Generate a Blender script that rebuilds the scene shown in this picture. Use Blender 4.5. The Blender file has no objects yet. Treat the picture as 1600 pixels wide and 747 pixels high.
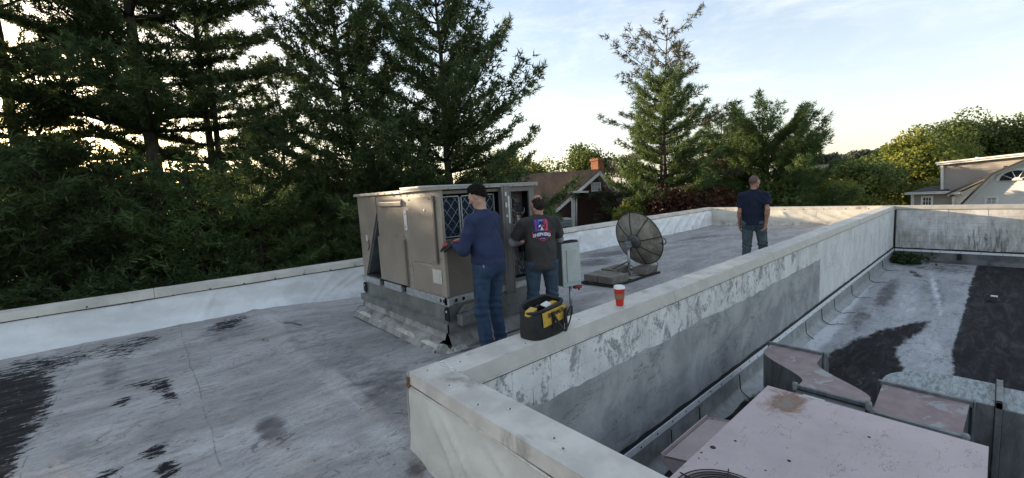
import bpy, bmesh, math, random
import numpy as np
from mathutils import Vector, Matrix
from mathutils.bvhtree import BVHTree
random.seed(7)
rng = np.random.default_rng(7)
R = math.radians
scene = bpy.context.scene
COL = scene.collection

# ------------------------------------------------------------------ camera
YAW, PITCH, ROLL, FPX = R(49.4228), R(-6.2975), R(-3.31837), 659.2
CAMZ = 1.7
_f = np.array([math.cos(YAW)*math.cos(PITCH), math.sin(YAW)*math.cos(PITCH), math.sin(PITCH)])
_r = np.array([math.sin(YAW), -math.cos(YAW), 0.0]); _u = np.cross(_r, _f)
_c, _s = math.cos(ROLL), math.sin(ROLL)
CR, CU, CF = _c*_r+_s*_u, -_s*_r+_c*_u, _f
cam_d = bpy.data.cameras.new('camera'); cam = bpy.data.objects.new('camera', cam_d); COL.objects.link(cam)
cam.matrix_world = Matrix([[CR[0], CU[0], -CF[0], 0], [CR[1], CU[1], -CF[1], 0], [CR[2], CU[2], -CF[2], CAMZ], [0, 0, 0, 1]])
cam_d.sensor_width = 36; cam_d.lens = FPX/1600*36; cam_d.clip_start = .05; cam_d.clip_end = 5000
scene.camera = cam

# ------------------------------------------------------------------ light
SUN_HEAD, SUN_EL = 103.0, 8.5
world = bpy.data.worlds.new('World'); scene.world = world; world.use_nodes = True
wt = world.node_tree; wt.nodes.clear()
wo = wt.nodes.new('ShaderNodeOutputWorld'); wb = wt.nodes.new('ShaderNodeBackground')
sk = wt.nodes.new('ShaderNodeTexSky'); sk.sky_type = 'NISHITA'; sk.sun_disc = False
sk.sun_elevation = R(SUN_EL); sk.sun_rotation = R(90-SUN_HEAD)
sk.air_density = 1.0; sk.dust_density = 1.6; sk.ozone_density = 1.2; sk.altitude = 50
# thin high cloud mixed over the clear sky by direction
tc = wt.nodes.new('ShaderNodeTexCoord')
mp = wt.nodes.new('ShaderNodeMapping'); mp.inputs['Scale'].default_value = (1.0, 1.6, 5.0); mp.inputs['Rotation'].default_value = (0.2, 0.35, 0.5)
wt.links.new(tc.outputs['Generated'], mp.inputs['Vector'])
nz = wt.nodes.new('ShaderNodeTexNoise'); nz.inputs['Scale'].default_value = 2.6; nz.inputs['Detail'].default_value = 9; nz.inputs['Roughness'].default_value = .66; nz.inputs['Distortion'].default_value = .6
wt.links.new(mp.outputs[0], nz.inputs['Vector'])
sepz = wt.nodes.new('ShaderNodeSeparateXYZ'); wt.links.new(tc.outputs['Generated'], sepz.inputs[0])
hz = wt.nodes.new('ShaderNodeMapRange'); hz.interpolation_type = 'SMOOTHSTEP'; wt.links.new(sepz.outputs[2], hz.inputs['Value'])
hz.inputs['From Min'].default_value = -.02; hz.inputs['From Max'].default_value = .42
air = wt.nodes.new('ShaderNodeMix'); air.data_type = 'RGBA'; wt.links.new(hz.outputs[0], air.inputs['Factor'])
air.inputs[6].default_value = (2.55, 2.42, 2.20, 1); air.inputs[7].default_value = (1.34, 1.55, 1.92, 1)
cr = wt.nodes.new('ShaderNodeMapRange'); cr.interpolation_type = 'SMOOTHSTEP'; wt.links.new(nz.outputs['Fac'], cr.inputs['Value'])
cr.inputs['From Min'].default_value = .40; cr.inputs['From Max'].default_value = .80; cr.inputs['To Max'].default_value = .85
cl = wt.nodes.new('ShaderNodeMix'); cl.data_type = 'RGBA'; wt.links.new(cr.outputs[0], cl.inputs['Factor']); wt.links.new(air.outputs[2], cl.inputs[6]); cl.inputs[7].default_value = (3.0, 2.88, 2.78, 1)
mx = wt.nodes.new('ShaderNodeMix'); mx.data_type = 'RGBA'; mx.inputs['Factor'].default_value = .55
wt.links.new(sk.outputs[0], mx.inputs[6]); wt.links.new(cl.outputs[2], mx.inputs[7])
wt.links.new(mx.outputs[2], wb.inputs['Color']); wb.inputs['Strength'].default_value = .15
wt.links.new(wb.outputs[0], wo.inputs['Surface'])
sd = bpy.data.lights.new('sun', 'SUN'); sd.energy = 4.2; sd.angle = R(.5); sd.color = (1, .78, .52)
so = bpy.data.objects.new('sun', sd); COL.objects.link(so)
_sv = Vector((math.cos(R(SUN_HEAD))*math.cos(R(SUN_EL)), math.sin(R(SUN_HEAD))*math.cos(R(SUN_EL)), math.sin(R(SUN_EL))))
so.rotation_euler = _sv.to_track_quat('Z', 'Y').to_euler(); so.location = (0, 0, 30)
scene.view_settings.view_transform = 'Standard'; scene.view_settings.look = 'None'
scene.view_settings.gamma = 1; scene.view_settings.exposure = 1.60
scene.cycles.max_bounces = 6; scene.cycles.transparent_max_bounces = 4

# ------------------------------------------------------------------ measuring helpers
def ray(u, v): return CR*(u-800)/FPX - CU*(v-373.5)/FPX + CF
def at(u, v, z=None, x=None, y=None, d=None):
    q = ray(u, v); t = (z-CAMZ)/q[2] if z is not None else x/q[0] if x is not None else y/q[1] if y is not None else d
    return np.array([0, 0, CAMZ]) + q*t
def proj(P):
    P = np.asarray(P, float) - [0, 0, CAMZ]; zz = P@CF
    return 800+FPX*(P@CR)/zz, 373.5-FPX*(P@CU)/zz
def zat(x, y, v):
    lo, hi = -6.0, 25.0
    for _ in range(50):
        m = (lo+hi)/2
        if proj((x, y, m))[1] > v: lo = m
        else: hi = m
    return m
def sstep(a, b, x): t = np.clip((np.asarray(x, float)-a)/(b-a), 0, 1); return t*t*(3-2*t)
def _hash(i, j, k, s):
    n = (i*73856093) ^ (j*19349663) ^ (k*83492791) ^ (s*2654435761 & 0x7fffffff)
    n = (n ^ (n >> 13))*1274126177 & 0x7fffffff
    return ((n ^ (n >> 16)) & 0xffff)/65535.0
def vnoise(P, s=0):
    P = np.asarray(P, float); I = np.floor(P).astype(np.int64); F = P-I; F = F*F*(3-2*F); o = 0
    for a in (0, 1):
        for b in (0, 1):
            for c in (0, 1):
                w = (F[:, 0] if a else 1-F[:, 0])*(F[:, 1] if b else 1-F[:, 1])*(F[:, 2] if c else 1-F[:, 2])
                o = o + w*_hash(I[:, 0]+a, I[:, 1]+b, I[:, 2]+c, s)
    return o
def fbm(P, s=0, n=4):
    P = np.asarray(P, float); o = 0; a = .5; t = 0
    for i in range(n): o = o+a*vnoise(P*2**i+i*17.3, s+i); t += a; a *= .5
    return o/t

# ------------------------------------------------------------------ object helpers
def tag(o, label=None, cat=None, group=None, kind=None):
    if label: o['label'] = label
    if cat: o['category'] = cat
    if group: o['group'] = group
    if kind: o['kind'] = kind
    return o
def empty(name, loc, rz=0.0, label=None, cat=None, group=None):
    o = bpy.data.objects.new(name, None); COL.objects.link(o); o.location = loc; o.rotation_euler = (0, 0, rz)
    o.empty_display_size = .2
    return tag(o, label, cat, group, 'thing')
def origin_of(p):
    v = Vector((0, 0, 0))
    while p is not None:
        v = v+p.location; p = p.parent
    return v
def mesh_np(name, V, F, smooth=False):
    me = bpy.data.meshes.new(name); V = np.asarray(V, np.float32); F = np.asarray(F, np.int32); k = F.shape[1]
    me.vertices.add(len(V)); me.vertices.foreach_set('co', V.ravel())
    me.loops.add(F.size); me.loops.foreach_set('vertex_index', F.ravel())
    me.polygons.add(len(F)); me.polygons.foreach_set('loop_start', np.arange(0, F.size, k, dtype=np.int32))
    me.polygons.foreach_set('loop_total', np.full(len(F), k, np.int32))
    if smooth: me.polygons.foreach_set('use_smooth', np.ones(len(F), bool))
    me.update(calc_edges=True); return me
def link(name, me, mat, parent=None, loc=None):
    o = bpy.data.objects.new(name, me); COL.objects.link(o)
    if mat is not None and not me.materials:
        for m in (mat if isinstance(mat, (list, tuple)) else [mat]): me.materials.append(m)
    if parent is not None: o.parent = parent
    if loc is not None: o.location = loc
    return o
def dup(o, parent, loc=None, rot=None):
    c = o.copy(); COL.objects.link(c); c.parent = parent
    if loc is not None: c.location = loc
    if rot is not None: c.rotation_euler = rot
    return c
def frame(d, up=(0, 0, 1)):
    d = Vector(d).normalized(); up = Vector(up)
    if abs(d.dot(up)) > .95: up = Vector((1, 0, 0))
    s = d.cross(up).normalized(); return s, s.cross(d).normalized(), d
class MB:
    def __init__(s): s.v = []; s.f = []; s.mi = []; s.sm = []
    def _add(s, vs, fs, m=0, smooth=False):
        b = len(s.v); s.v += [tuple(map(float, v)) for v in vs]
        for f in fs: s.f.append(tuple(i+b for i in f)); s.mi.append(m); s.sm.append(smooth)
        return s
    def box(s, a, b, m=0):
        (x0, y0, z0), (x1, y1, z1) = [tuple(map(float, t)) for t in (a, b)]
        x0, x1 = min(x0, x1), max(x0, x1); y0, y1 = min(y0, y1), max(y0, y1); z0, z1 = min(z0, z1), max(z0, z1)
        return s._add([(x0,y0,z0),(x1,y0,z0),(x1,y1,z0),(x0,y1,z0),(x0,y0,z1),(x1,y0,z1),(x1,y1,z1),(x0,y1,z1)],
                      [(0,3,2,1),(4,5,6,7),(0,1,5,4),(1,2,6,5),(2,3,7,6),(3,0,4,7)], m)
    def obox(s, c, ax, ay, az, m=0):    # oriented box: centre and three half vectors
        c, ax, ay, az = [Vector(t) for t in (c, ax, ay, az)]
        vs = [c+ax*i+ay*j+az*k for k in (-1, 1) for (i, j) in ((-1,-1),(1,-1),(1,1),(-1,1))]
        return s._add(vs, [(0,3,2,1),(4,5,6,7),(0,1,5,4),(1,2,6,5),(2,3,7,6),(3,0,4,7)], m)
    def prism(s, pts, ext, m=0):        # planar polygon extruded by a vector
        e = Vector(ext); n = len(pts); P = [Vector(p) for p in pts]
        return s._add(P+[p+e for p in P], [tuple(range(n))[::-1], tuple(range(n, 2*n))]+[(i, (i+1) % n, n+(i+1) % n, n+i) for i in range(n)], m)
    def tube(s, pts, r, n=8, m=0, cap=True):
        P = [Vector(p) for p in pts]; k = len(P); rr = r if isinstance(r, (list, tuple)) else [r]*k
        vs = []; up = Vector((0, 0, 1)); prev = None
        for i in range(k):
            d = (P[min(i+1, k-1)]-P[max(i-1, 0)])
            a, b, _ = frame(d, up if prev is None else prev)
            prev = b
            vs += [P[i]+(a*math.cos(t)+b*math.sin(t))*rr[i] for t in [2*math.pi*j/n for j in range(n)]]
        fs = [(i*n+j, i*n+(j+1) % n, (i+1)*n+(j+1) % n, (i+1)*n+j) for i in range(k-1) for j in range(n)]
        s._add(vs, fs, m, True)
        if cap: b = len(s.v)-k*n; s.f += [tuple(b+j for j in range(n))[::-1], tuple(b+(k-1)*n+j for j in range(n))]; s.mi += [m, m]; s.sm += [False, False]
        return s
    def lathe(s, prof, c=(0, 0, 0), axis=(0, 0, 1), n=24, m=0, up=(0, 0, 1)):
        a, b, d = frame(axis, up); c = Vector(c); k = len(prof)
        vs = [c+d*z+(a*math.cos(t)+b*math.sin(t))*max(r, 1e-4) for (r, z) in prof for t in [2*math.pi*j/n for j in range(n)]]
        return s._add(vs, [(i*n+j, i*n+(j+1) % n, (i+1)*n+(j+1) % n, (i+1)*n+j) for i in range(k-1) for j in range(n)], m, True)
    def grid(s, fn, nu, nv, m=0, smooth=True):
        vs = [fn(i/nu, j/nv) for i in range(nu+1) for j in range(nv+1)]
        return s._add(vs, [(i*(nv+1)+j, (i+1)*(nv+1)+j, (i+1)*(nv+1)+j+1, i*(nv+1)+j+1) for i in range(nu) for j in range(nv)], m, smooth)
    def build(s, name, mat, parent=None, bevel=0, seg=1, world=True, kind=None, label=None):
        me = bpy.data.meshes.new(name); o0 = origin_of(parent) if (parent is not None and world) else Vector((0, 0, 0))
        me.from_pydata([Vector(v)-o0 for v in s.v], [], s.f)
        me.polygons.foreach_set('material_index', s.mi); me.polygons.foreach_set('use_smooth', s.sm)
        bm = bmesh.new(); bm.from_mesh(me)
        bmesh.ops.recalc_face_normals(bm, faces=bm.faces)
        if bevel:
            es = [e for e in bm.edges if len(e.link_faces) == 2 and e.calc_face_angle(0) > .6]
            bmesh.ops.bevel(bm, geom=es, offset=bevel, segments=seg, profile=.6, affect='EDGES', clamp_overlap=True)
        bm.to_mesh(me); bm.free(); me.update()
        o = link(name, me, mat, parent)
        return tag(o, label, None, None, kind)

# ------------------------------------------------------------------ material helpers
class NT:
    def __init__(s, name):
        s.m = bpy.data.materials.new(name); s.m.use_nodes = True; s.t = s.m.node_tree; s.t.nodes.clear()
        s.out = s.t.nodes.new('ShaderNodeOutputMaterial'); s.b = s.t.nodes.new('ShaderNodeBsdfPrincipled')
        s.t.links.new(s.b.outputs[0], s.out.inputs['Surface'])
        s.geo = s.t.nodes.new('ShaderNodeNewGeometry'); s.tc = s.t.nodes.new('ShaderNodeTexCoord')
        s.pos = s.geo.outputs['Position']; s.objc = s.tc.outputs['Object']
    def L(s, a, b): s.t.links.new(a, b)
    def put(s, inp, v):
        if v is None: return
        if hasattr(v, 'is_output'): s.L(v, inp)
        elif isinstance(v, (tuple, list)) and inp.type == 'RGBA': inp.default_value = tuple(v)+((1,) if len(v) == 3 else ())
        else: inp.default_value = v
    def map(s, vec, scale=(1, 1, 1), rot=(0, 0, 0), loc=(0, 0, 0)):
        n = s.t.nodes.new('ShaderNodeMapping'); s.L(vec, n.inputs['Vector'])
        n.inputs['Scale'].default_value = scale; n.inputs['Rotation'].default_value = rot; n.inputs['Location'].default_value = loc
        return n.outputs[0]
    def noise(s, vec, scale=5, detail=5, rough=.55, dist=0):
        n = s.t.nodes.new('ShaderNodeTexNoise'); s.L(vec, n.inputs['Vector'])
        n.inputs['Scale'].default_value = scale; n.inputs['Detail'].default_value = detail
        n.inputs['Roughness'].default_value = rough; n.inputs['Distortion'].default_value = dist
        return n.outputs['Fac']
    def vor(s, vec, scale=5, feat='DISTANCE_TO_EDGE'):
        n = s.t.nodes.new('ShaderNodeTexVoronoi'); n.feature = feat; s.L(vec, n.inputs['Vector']); n.inputs['Scale'].default_value = scale
        return n.outputs['Distance']
    def math(s, op, a, b=None, clamp=False):
        n = s.t.nodes.new('ShaderNodeMath'); n.operation = op; n.use_clamp = clamp
        s.put(n.inputs[0], a); s.put(n.inputs[1], b); return n.outputs[0]
    def step(s, v, lo, hi, a=0.0, b=1.0):
        n = s.t.nodes.new('ShaderNodeMapRange'); n.interpolation_type = 'SMOOTHSTEP'
        s.put(n.inputs['Value'], v); n.inputs['From Min'].default_value = lo; n.inputs['From Max'].default_value = hi
        n.inputs['To Min'].default_value = a; n.inputs['To Max'].default_value = b; return n.outputs[0]
    def mix(s, f, a, b):
        n = s.t.nodes.new('ShaderNodeMix'); n.data_type = 'RGBA'; s.put(n.inputs['Factor'], f)
        s.put(n.inputs[6], a); s.put(n.inputs[7], b); return n.outputs[2]
    def bump(s, h, strength=.3, dist=.01):
        n = s.t.nodes.new('ShaderNodeBump'); s.L(h, n.inputs['Height']); n.inputs['Strength'].default_value = strength; n.inputs['Distance'].default_value = dist
        s.L(n.outputs[0], s.b.inputs['Normal'])
    def attr(s, name):
        n = s.t.nodes.new('ShaderNodeAttribute'); n.attribute_name = name; return n
    def lines(s, vec, scale, w=.012, detail=4, rough=.6, dist=.8):
        f = s.noise(vec, scale, detail, rough, dist); return s.step(s.math('ABSOLUTE', s.math('SUBTRACT', f, .5)), w*.3, w, 1, 0)
    def seam(s, coord, c, wob, w=.006):
        return s.step(s.math('ABSOLUTE', s.math('SUBTRACT', s.math('ADD', coord, wob), c)), w*.5, w, 1, 0)
    def xyz(s, vec):
        n = s.t.nodes.new('ShaderNodeSeparateXYZ'); s.L(vec, n.inputs[0]); return n.outputs
    def fin(s, col=None, rough=None, metal=None, spec=None):
        s.put(s.b.inputs['Base Color'], col); s.put(s.b.inputs['Roughness'], rough); s.put(s.b.inputs['Metallic'], metal)
        if spec is not None: s.b.inputs['Specular IOR Level'].default_value = spec
        return s.m
_mats = {}
def plain(name, c, rough=.6, metal=0, var=.25, scale=9, bump=.15, bscale=60, dist=.002, dirt=0.0, dirtc=(.05, .045, .04), obj=False, spec=.4):
    """paint or metal with uneven tone, grime and fine relief"""
    if name in _mats: return _mats[name]
    n = NT(name); p = n.objc if obj else n.pos
    a = n.noise(p, scale, 6, .6)
    lo = tuple(x*(1-var) for x in c); hi = tuple(min(1, x*(1+var)) for x in c)
    col = n.mix(n.step(a, .3, .7), lo, hi)
    if dirt:
        g = n.noise(n.map(p, (1, 1, .35)), scale*.6, 9, .68, .4)
        col = n.mix(n.step(g, .62-.22*dirt, .80-.12*dirt, 0, min(1, .35+dirt)), col, dirtc)
    n.bump(n.noise(p, bscale, 4, .6), bump, dist)
    _mats[name] = n.fin(col, n.step(a, .2, .8, rough*.85, min(1, rough*1.12)), metal, spec); return _mats[name]
# ------------------------------------------------------------------ roof surfaces
XE = 18.3                      # inner face of the end wall
YL = 8.15                      # foot of the left parapet
YW = 2.25                      # lower-roof face of the long wall
DECK = -1.2                    # lower roof
def zr(x, y):
    sx = sstep(1.2, 3.4, x); sy = sstep(3.0, 8.0, y)
    return -.17*sx*(.3+.7*sy)-.02*sx*sstep(6, 18, x)
def blobs(uv, L):
    o = np.zeros(len(uv))
    for (u, v, ru, rv, ang, a) in L:
        c, s = math.cos(R(ang)), math.sin(R(ang)); du, dv = uv[:, 0]-u, uv[:, 1]-v
        q = np.sqrt(((du*c+dv*s)/ru)**2+((-du*s+dv*c)/rv)**2)
        o = np.maximum(o, a*np.clip(1.5-q, 0, 1.0))
    return o
def inpoly(uv, P):
    n = len(P); c = np.zeros(len(uv), bool); x, y = uv[:, 0], uv[:, 1]
    for i in range(n):
        (x0, y0), (x1, y1) = P[i], P[(i+1) % n]
        m = ((y0 > y) != (y1 > y)) & (x < (x1-x0)*(y-y0)/((y1-y0) or 1e-9)+x0); c ^= m
    return c
def pix(V):
    P = V-np.array([0, 0, CAMZ]); zz = P@CF; ok = zz > .2; zs = np.where(ok, zz, 1)
    uv = np.stack([800+FPX*(P@CR)/zs, 373.5-FPX*(P@CU)/zs], 1); uv[~ok] = -9999
    return uv
def soft(uv, P, w=14):
    """1 inside the polygon, falling off over about w"""
    acc = 0
    for k in range(12):
        t = 2*math.pi*k/12
        acc = acc+inpoly(uv+np.array([math.cos(t), math.sin(t)])*w*(.4 if k % 2 else 1), P)
    return acc/12
def sheet(name, x0, x1, y0, y1, step, zf, maskf, mat):
    nx, ny = int((x1-x0)/step), int((y1-y0)/step)
    X, Y = np.meshgrid(np.linspace(x0, x1, nx+1), np.linspace(y0, y1, ny+1), indexing='ij')
    X = X.ravel(); Y = Y.ravel(); V = np.stack([X, Y, zf(X, Y)], 1)
    i, j = np.meshgrid(np.arange(nx), np.arange(ny), indexing='ij'); b = (i*(ny+1)+j).ravel()
    me = mesh_np(name, V, np.stack([b, b+ny+1, b+ny+2, b+1], 1), True)
    ca = me.color_attributes.new('mask', 'FLOAT_COLOR', 'POINT')
    ca.data.foreach_set('color', np.concatenate([maskf(V), np.ones((len(V), 1))], 1).astype(np.float32).ravel())
    o = link(name, me, mat); return o

def up_mask(V):
    uv = pix(V)
    blk = np.maximum.reduce([
        .95*soft(uv, [(-900, 560), (20, 575), (75, 572), (92, 600), (80, 640), (55, 680), (25, 735), (5, 790), (-900, 900)], 22),
        blobs(uv, [(110, 560, 60, 11, -10, .62), (60, 572, 70, 16, -8, .72), (160, 546, 26, 8, -20, .6), (195, 548, 40, 16, -22, .60), (215, 535, 50, 9, -12, .6), (250, 603, 22, 14, -20, .8), (262, 618, 18, 12, 10, .75), (222, 600, 40, 6, -8, .7), (190, 628, 20, 7, -15, .72),
                   (352, 508, 30, 9, -14, .78), (372, 498, 18, 5, -10, .7), (345, 530, 10, 4, 0, .6), (240, 706, 30, 12, -25, .75), (262, 735, 28, 14, -20, .8), (165, 742, 25, 8, -20, .75), (415, 532, 9, 4, 0, .55), (497, 688, 5, 3, 0, .75)])])
    drt = blobs(uv, [(425, 672, 30, 26, 20, .95), (445, 700, 22, 16, 0, .5), (175, 585, 30, 22, -70, .6), (355, 515, 60, 20, -10, .55), (480, 545, 60, 30, 30, .45), (540, 560, 110, 34, 35, .5), (600, 600, 60, 40, 40, .5), (640, 520, 60, 24, 20, .65), (590, 500, 22, 8, 10, .8),
                       (660, 530, 60, 14, 24, .7), (300, 700, 60, 40, 0, .35), (650, 735, 20, 16, 60, 1.0), (950, 397, 45, 6, -4, .7), (930, 410, 40, 7, -3, .7), (1080, 380, 60, 5, -8, .4), (1100, 371, 50, 3, -8, .6), (680, 525, 70, 16, 24, .6), (460, 505, 30, 5, 5, .4),
                       (240, 640, 80, 18, -20, .35), (380, 580, 50, 60, 60, .3)])
    brt = blobs(uv, [(430, 500, 10, 30, -60, .45), (500, 590, 7, 70, -42, .40), (560, 640, 9, 70, -42, .45), (330, 690, 150, 30, -8, .45), (300, 600, 90, 26, -12, .4), (180, 680, 70, 30, -10, .45), (430, 580, 50, 20, 10, .35), (520, 700, 70, 26, 0, .45), (60, 720, 40, 30, 0, .3), (600, 680, 50, 30, 0, .5), (950, 445, 120, 12, -12, .35), (1060, 420, 90, 10, -15, .3)])
    P = V*np.array([.5, 1.4, 1]); g = fbm(P, 5, 4)
    drt = np.clip(drt+.5*np.clip(g-.45, 0, 1)*1.6, 0, 1)
    return np.stack([blk, drt, brt], 1)
def low_mask(V):
    uv = pix(V)
    right = soft(uv, [(1528, 410), (1515, 450), (1502, 500), (1490, 540), (1484, 590), (1475, 700), (1500, 900), (3500, 900), (3500, 380)], 4)
    mid = np.maximum.reduce([
        soft(uv, [(1300, 547), (1330, 530), (1380, 512), (1440, 500), (1462, 500), (1440, 522), (1402, 545), (1415, 580), (1400, 640), (1250, 640), (1180, 700), (1000, 900), (900, 800), (1100, 650), (1230, 590)], 8),
        blobs(uv, [(1420, 408, 30, 8, 3, .8), (1455, 420, 60, 6, 8, .62), (1430, 428, 14, 5, 30, .75), (1450, 450, 16, 22, -25, .55), (1480, 440, 40, 10, 10, .55), (1470, 462, 14, 24, -20, .5)])])
    blk = np.maximum(right, .9*mid)
    drt = blobs(uv, [(1385, 460, 14, 30, 35, .95), (1345, 500, 18, 26, 35, .8), (1445, 440, 16, 16, 0, .5), (1490, 420, 50, 10, 4, .7), (1460, 470, 10, 26, -20, .6), (1410, 505, 40, 8, -10, .35)])
    brt = blobs(uv, [(1330, 470, 60, 12, -50, .8), (1290, 520, 50, 14, -45, .9), (1420, 470, 24, 30, 0, .5), (1455, 560, 26, 50, 0, .45), (1462, 460, 5, 40, -14, .9)])
    return np.stack([blk, drt, brt], 1)

def roof_mat(name, lo, hi, white, strx, stry, amp=2.6, ed=.04):
    n = NT(name); p = n.pos
    at_ = n.attr('mask'); sep = n.t.nodes.new('ShaderNodeSeparateColor'); n.L(at_.outputs['Color'], sep.inputs[0])
    fl = n.noise(n.map(p, (strx, stry, 1), (0, 0, .22 if strx < 2 else 0)), 6.5, 13, .80, .35) if strx < 2 else n.noise(n.map(p, (.8, 2.0, 1), (0, 0, .5)), 3.0, 9, .62, 1.2)
    fine = n.noise(p, 38, 6, .7)
    base = n.mix(n.step(n.noise(n.map(p, (.5, 1.3, 1), (0, 0, .2)), 1.3, 8, .65, .6), .32, .68), lo, hi)
    base = n.mix(n.step(n.noise(n.map(p, (.35, 2.2, 1), (0, 0, -.1)), 3.4, 9, .7, .9), .52, .74, 0, .5), base, (.10, .092, .095))
    base = n.mix(n.step(fine, .35, .75, 0, .35), base, (.13, .125, .13))
    bf = n.math('ADD', sep.outputs[2], n.math('MULTIPLY', n.math('SUBTRACT', fl, .5), 1.0))
    base = n.mix(n.step(bf, .25, .85, 0, .85), base, white)
    df = n.math('ADD', sep.outputs[1], n.math('MULTIPLY', n.math('SUBTRACT', n.noise(n.map(p, (1, 1.6, 1)), 4.5, 9, .7), .5), 1.6))
    base = n.mix(n.step(df, .35, 1.0, 0, .8), base, (.062, .055, .055))
    mott = n.noise(n.map(p, (.8, 1.5, 1)), 9, 10, .78, .5)
    base = n.mix(n.step(mott, .50, .68, 0, .55), base, (.115, .108, .104)); base = n.mix(n.step(mott, .30, .44, .35, 0), base, white)
    ln = n.math('MULTIPLY', n.lines(n.map(p, (.7, 1.9, 1), (0, 0, .15)), 2.2, .010), n.step(n.noise(p, 1.6, 3), .46, .56))
    base = n.mix(n.math('MULTIPLY', ln, .55), base, (.05, .047, .045))
    if strx < 2:
        X_ = n.xyz(p); wob = n.math('MULTIPLY', n.math('SUBTRACT', n.noise(p, 1.1, 4), .5), .10); sm = None
        rr_ = n.math('GREATER_THAN', X_[0], 1.3); ll_ = n.math('LESS_THAN', X_[0], 1.1)
        for c in (3.3, 4.4, 5.6, 6.7, 7.5): q = n.math('MULTIPLY', n.seam(X_[1], c, wob, .011), rr_); sm = q if sm is None else n.math('MAXIMUM', sm, q)
        for c in (.18, -.85, -1.9): sm = n.math('MAXIMUM', sm, n.math('MULTIPLY', n.seam(X_[0], c, wob, .007), ll_))
        for c in (9.2, 13.6, 6.0): sm = n.math('MAXIMUM', sm, n.math('MULTIPLY', n.seam(X_[0], c, wob, .012), rr_))
        sm = n.math('MULTIPLY', sm, n.step(n.noise(p, 2.7, 5, .7), .40, .58)); base = n.mix(n.math('MULTIPLY', sm, .5), base, (.07, .065, .062))
    bk = n.math('ADD', sep.outputs[0], n.math('MULTIPLY', n.math('SUBTRACT', fl, .5), amp))
    bm_ = n.step(bk, .62-ed*.5, .62+ed*.5)
    base = n.mix(bm_, base, n.mix(n.step(n.noise(n.map(p, (.5, 2.4, 1), (0, 0, .3)), 3.2, 9, .72, .8), .42, .74), (.011, .011, .012), (.058, .056, .056)))
    sp = n.vor(p, 9, 'F1'); base = n.mix(n.math('MULTIPLY', n.step(sp, .03, .06, 1, 0), n.step(n.noise(p, 3, 2), .56, .6)), base, (.03, .028, .026))
    h = n.math('ADD', n.math('MULTIPLY', bm_, -.45), n.math('ADD', n.math('MULTIPLY', n.noise(n.map(p, (.8, 1.5, 1)), 3.0, 8, .6), 1.0), n.math('MULTIPLY', fine, .18)))
    n.bump(h, .55, .03)
    return n.fin(base, n.math('MAXIMUM', n.step(fl, .3, .7, .55, .8), n.math('MULTIPLY', bm_, .92)), 0, .22)
ROOFM = roof_mat('aluminium_roof_coating', (.285, .270, .256), (.475, .457, .44), (.66, .645, .62), 1.0, 2.3, 3.6)
LOWM = roof_mat('lower_roof_coating', (.32, .325, .335), (.45, .46, .47), (.64, .65, .67), 2.2, 1.0, 1.0, .42)
def wav(x, y):
    P = np.stack([x*1.1, y*1.5, x*0], 1); Q = np.stack([x*.5, y*4.0, x*0], 1)
    return .022*(fbm(P, 11, 3)-.5)+.010*(fbm(Q, 31, 3)-.5)
def zup(x, y):
    z = zr(x, y)+wav(x, y)
    z = z+.022*np.exp(-((x-1.2-.05*np.sin(y*2.1))/.07)**2)*sstep(2.3, 2.9, y)
    for c in (.18, -.85, -1.9): z = z+.007*np.exp(-((x-c-.03*np.sin(y*1.7+c))/.05)**2)
    for c in (3.3, 5.6, 6.7, 7.5): z = z+.010*np.exp(-((y-c-.03*np.sin(x*1.1+c))/.05)**2)*sstep(1.6, 2.4, x)
    return z
tag(sheet('roof_surface', -7, 1.26, -6, 8.2, .055, zup, up_mask, ROOFM), kind='structure')
tag(sheet('roof_surface', 1.26, XE, 2.4, 8.2, .05, zup, up_mask, ROOFM), kind='structure')
def zlow(x, y): return DECK+.02*(fbm(np.stack([x*.9, y*.9, x*0], 1), 40, 4)-.5)+.02*sstep(2.0, 2.3, y)
tag(sheet('lower_roof_surface', 1.3, XE, -9, 2.3, .08, zlow, low_mask, LOWM), kind='structure')

# ground far below
n = NT('lawn'); b = n.noise(n.pos, .25, 8, .6)
tag(link('ground', mesh_np('ground', [(-1500, -1500, -5), (2500, -1500, -5), (2500, 1500, -5), (-1500, 1500, -5)], [(0, 1, 2, 3)]), n.fin(n.mix(n.step(b, .4, .6), (.022, .034, .012), (.05, .06, .02)), .95, 0)), kind='structure')

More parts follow.
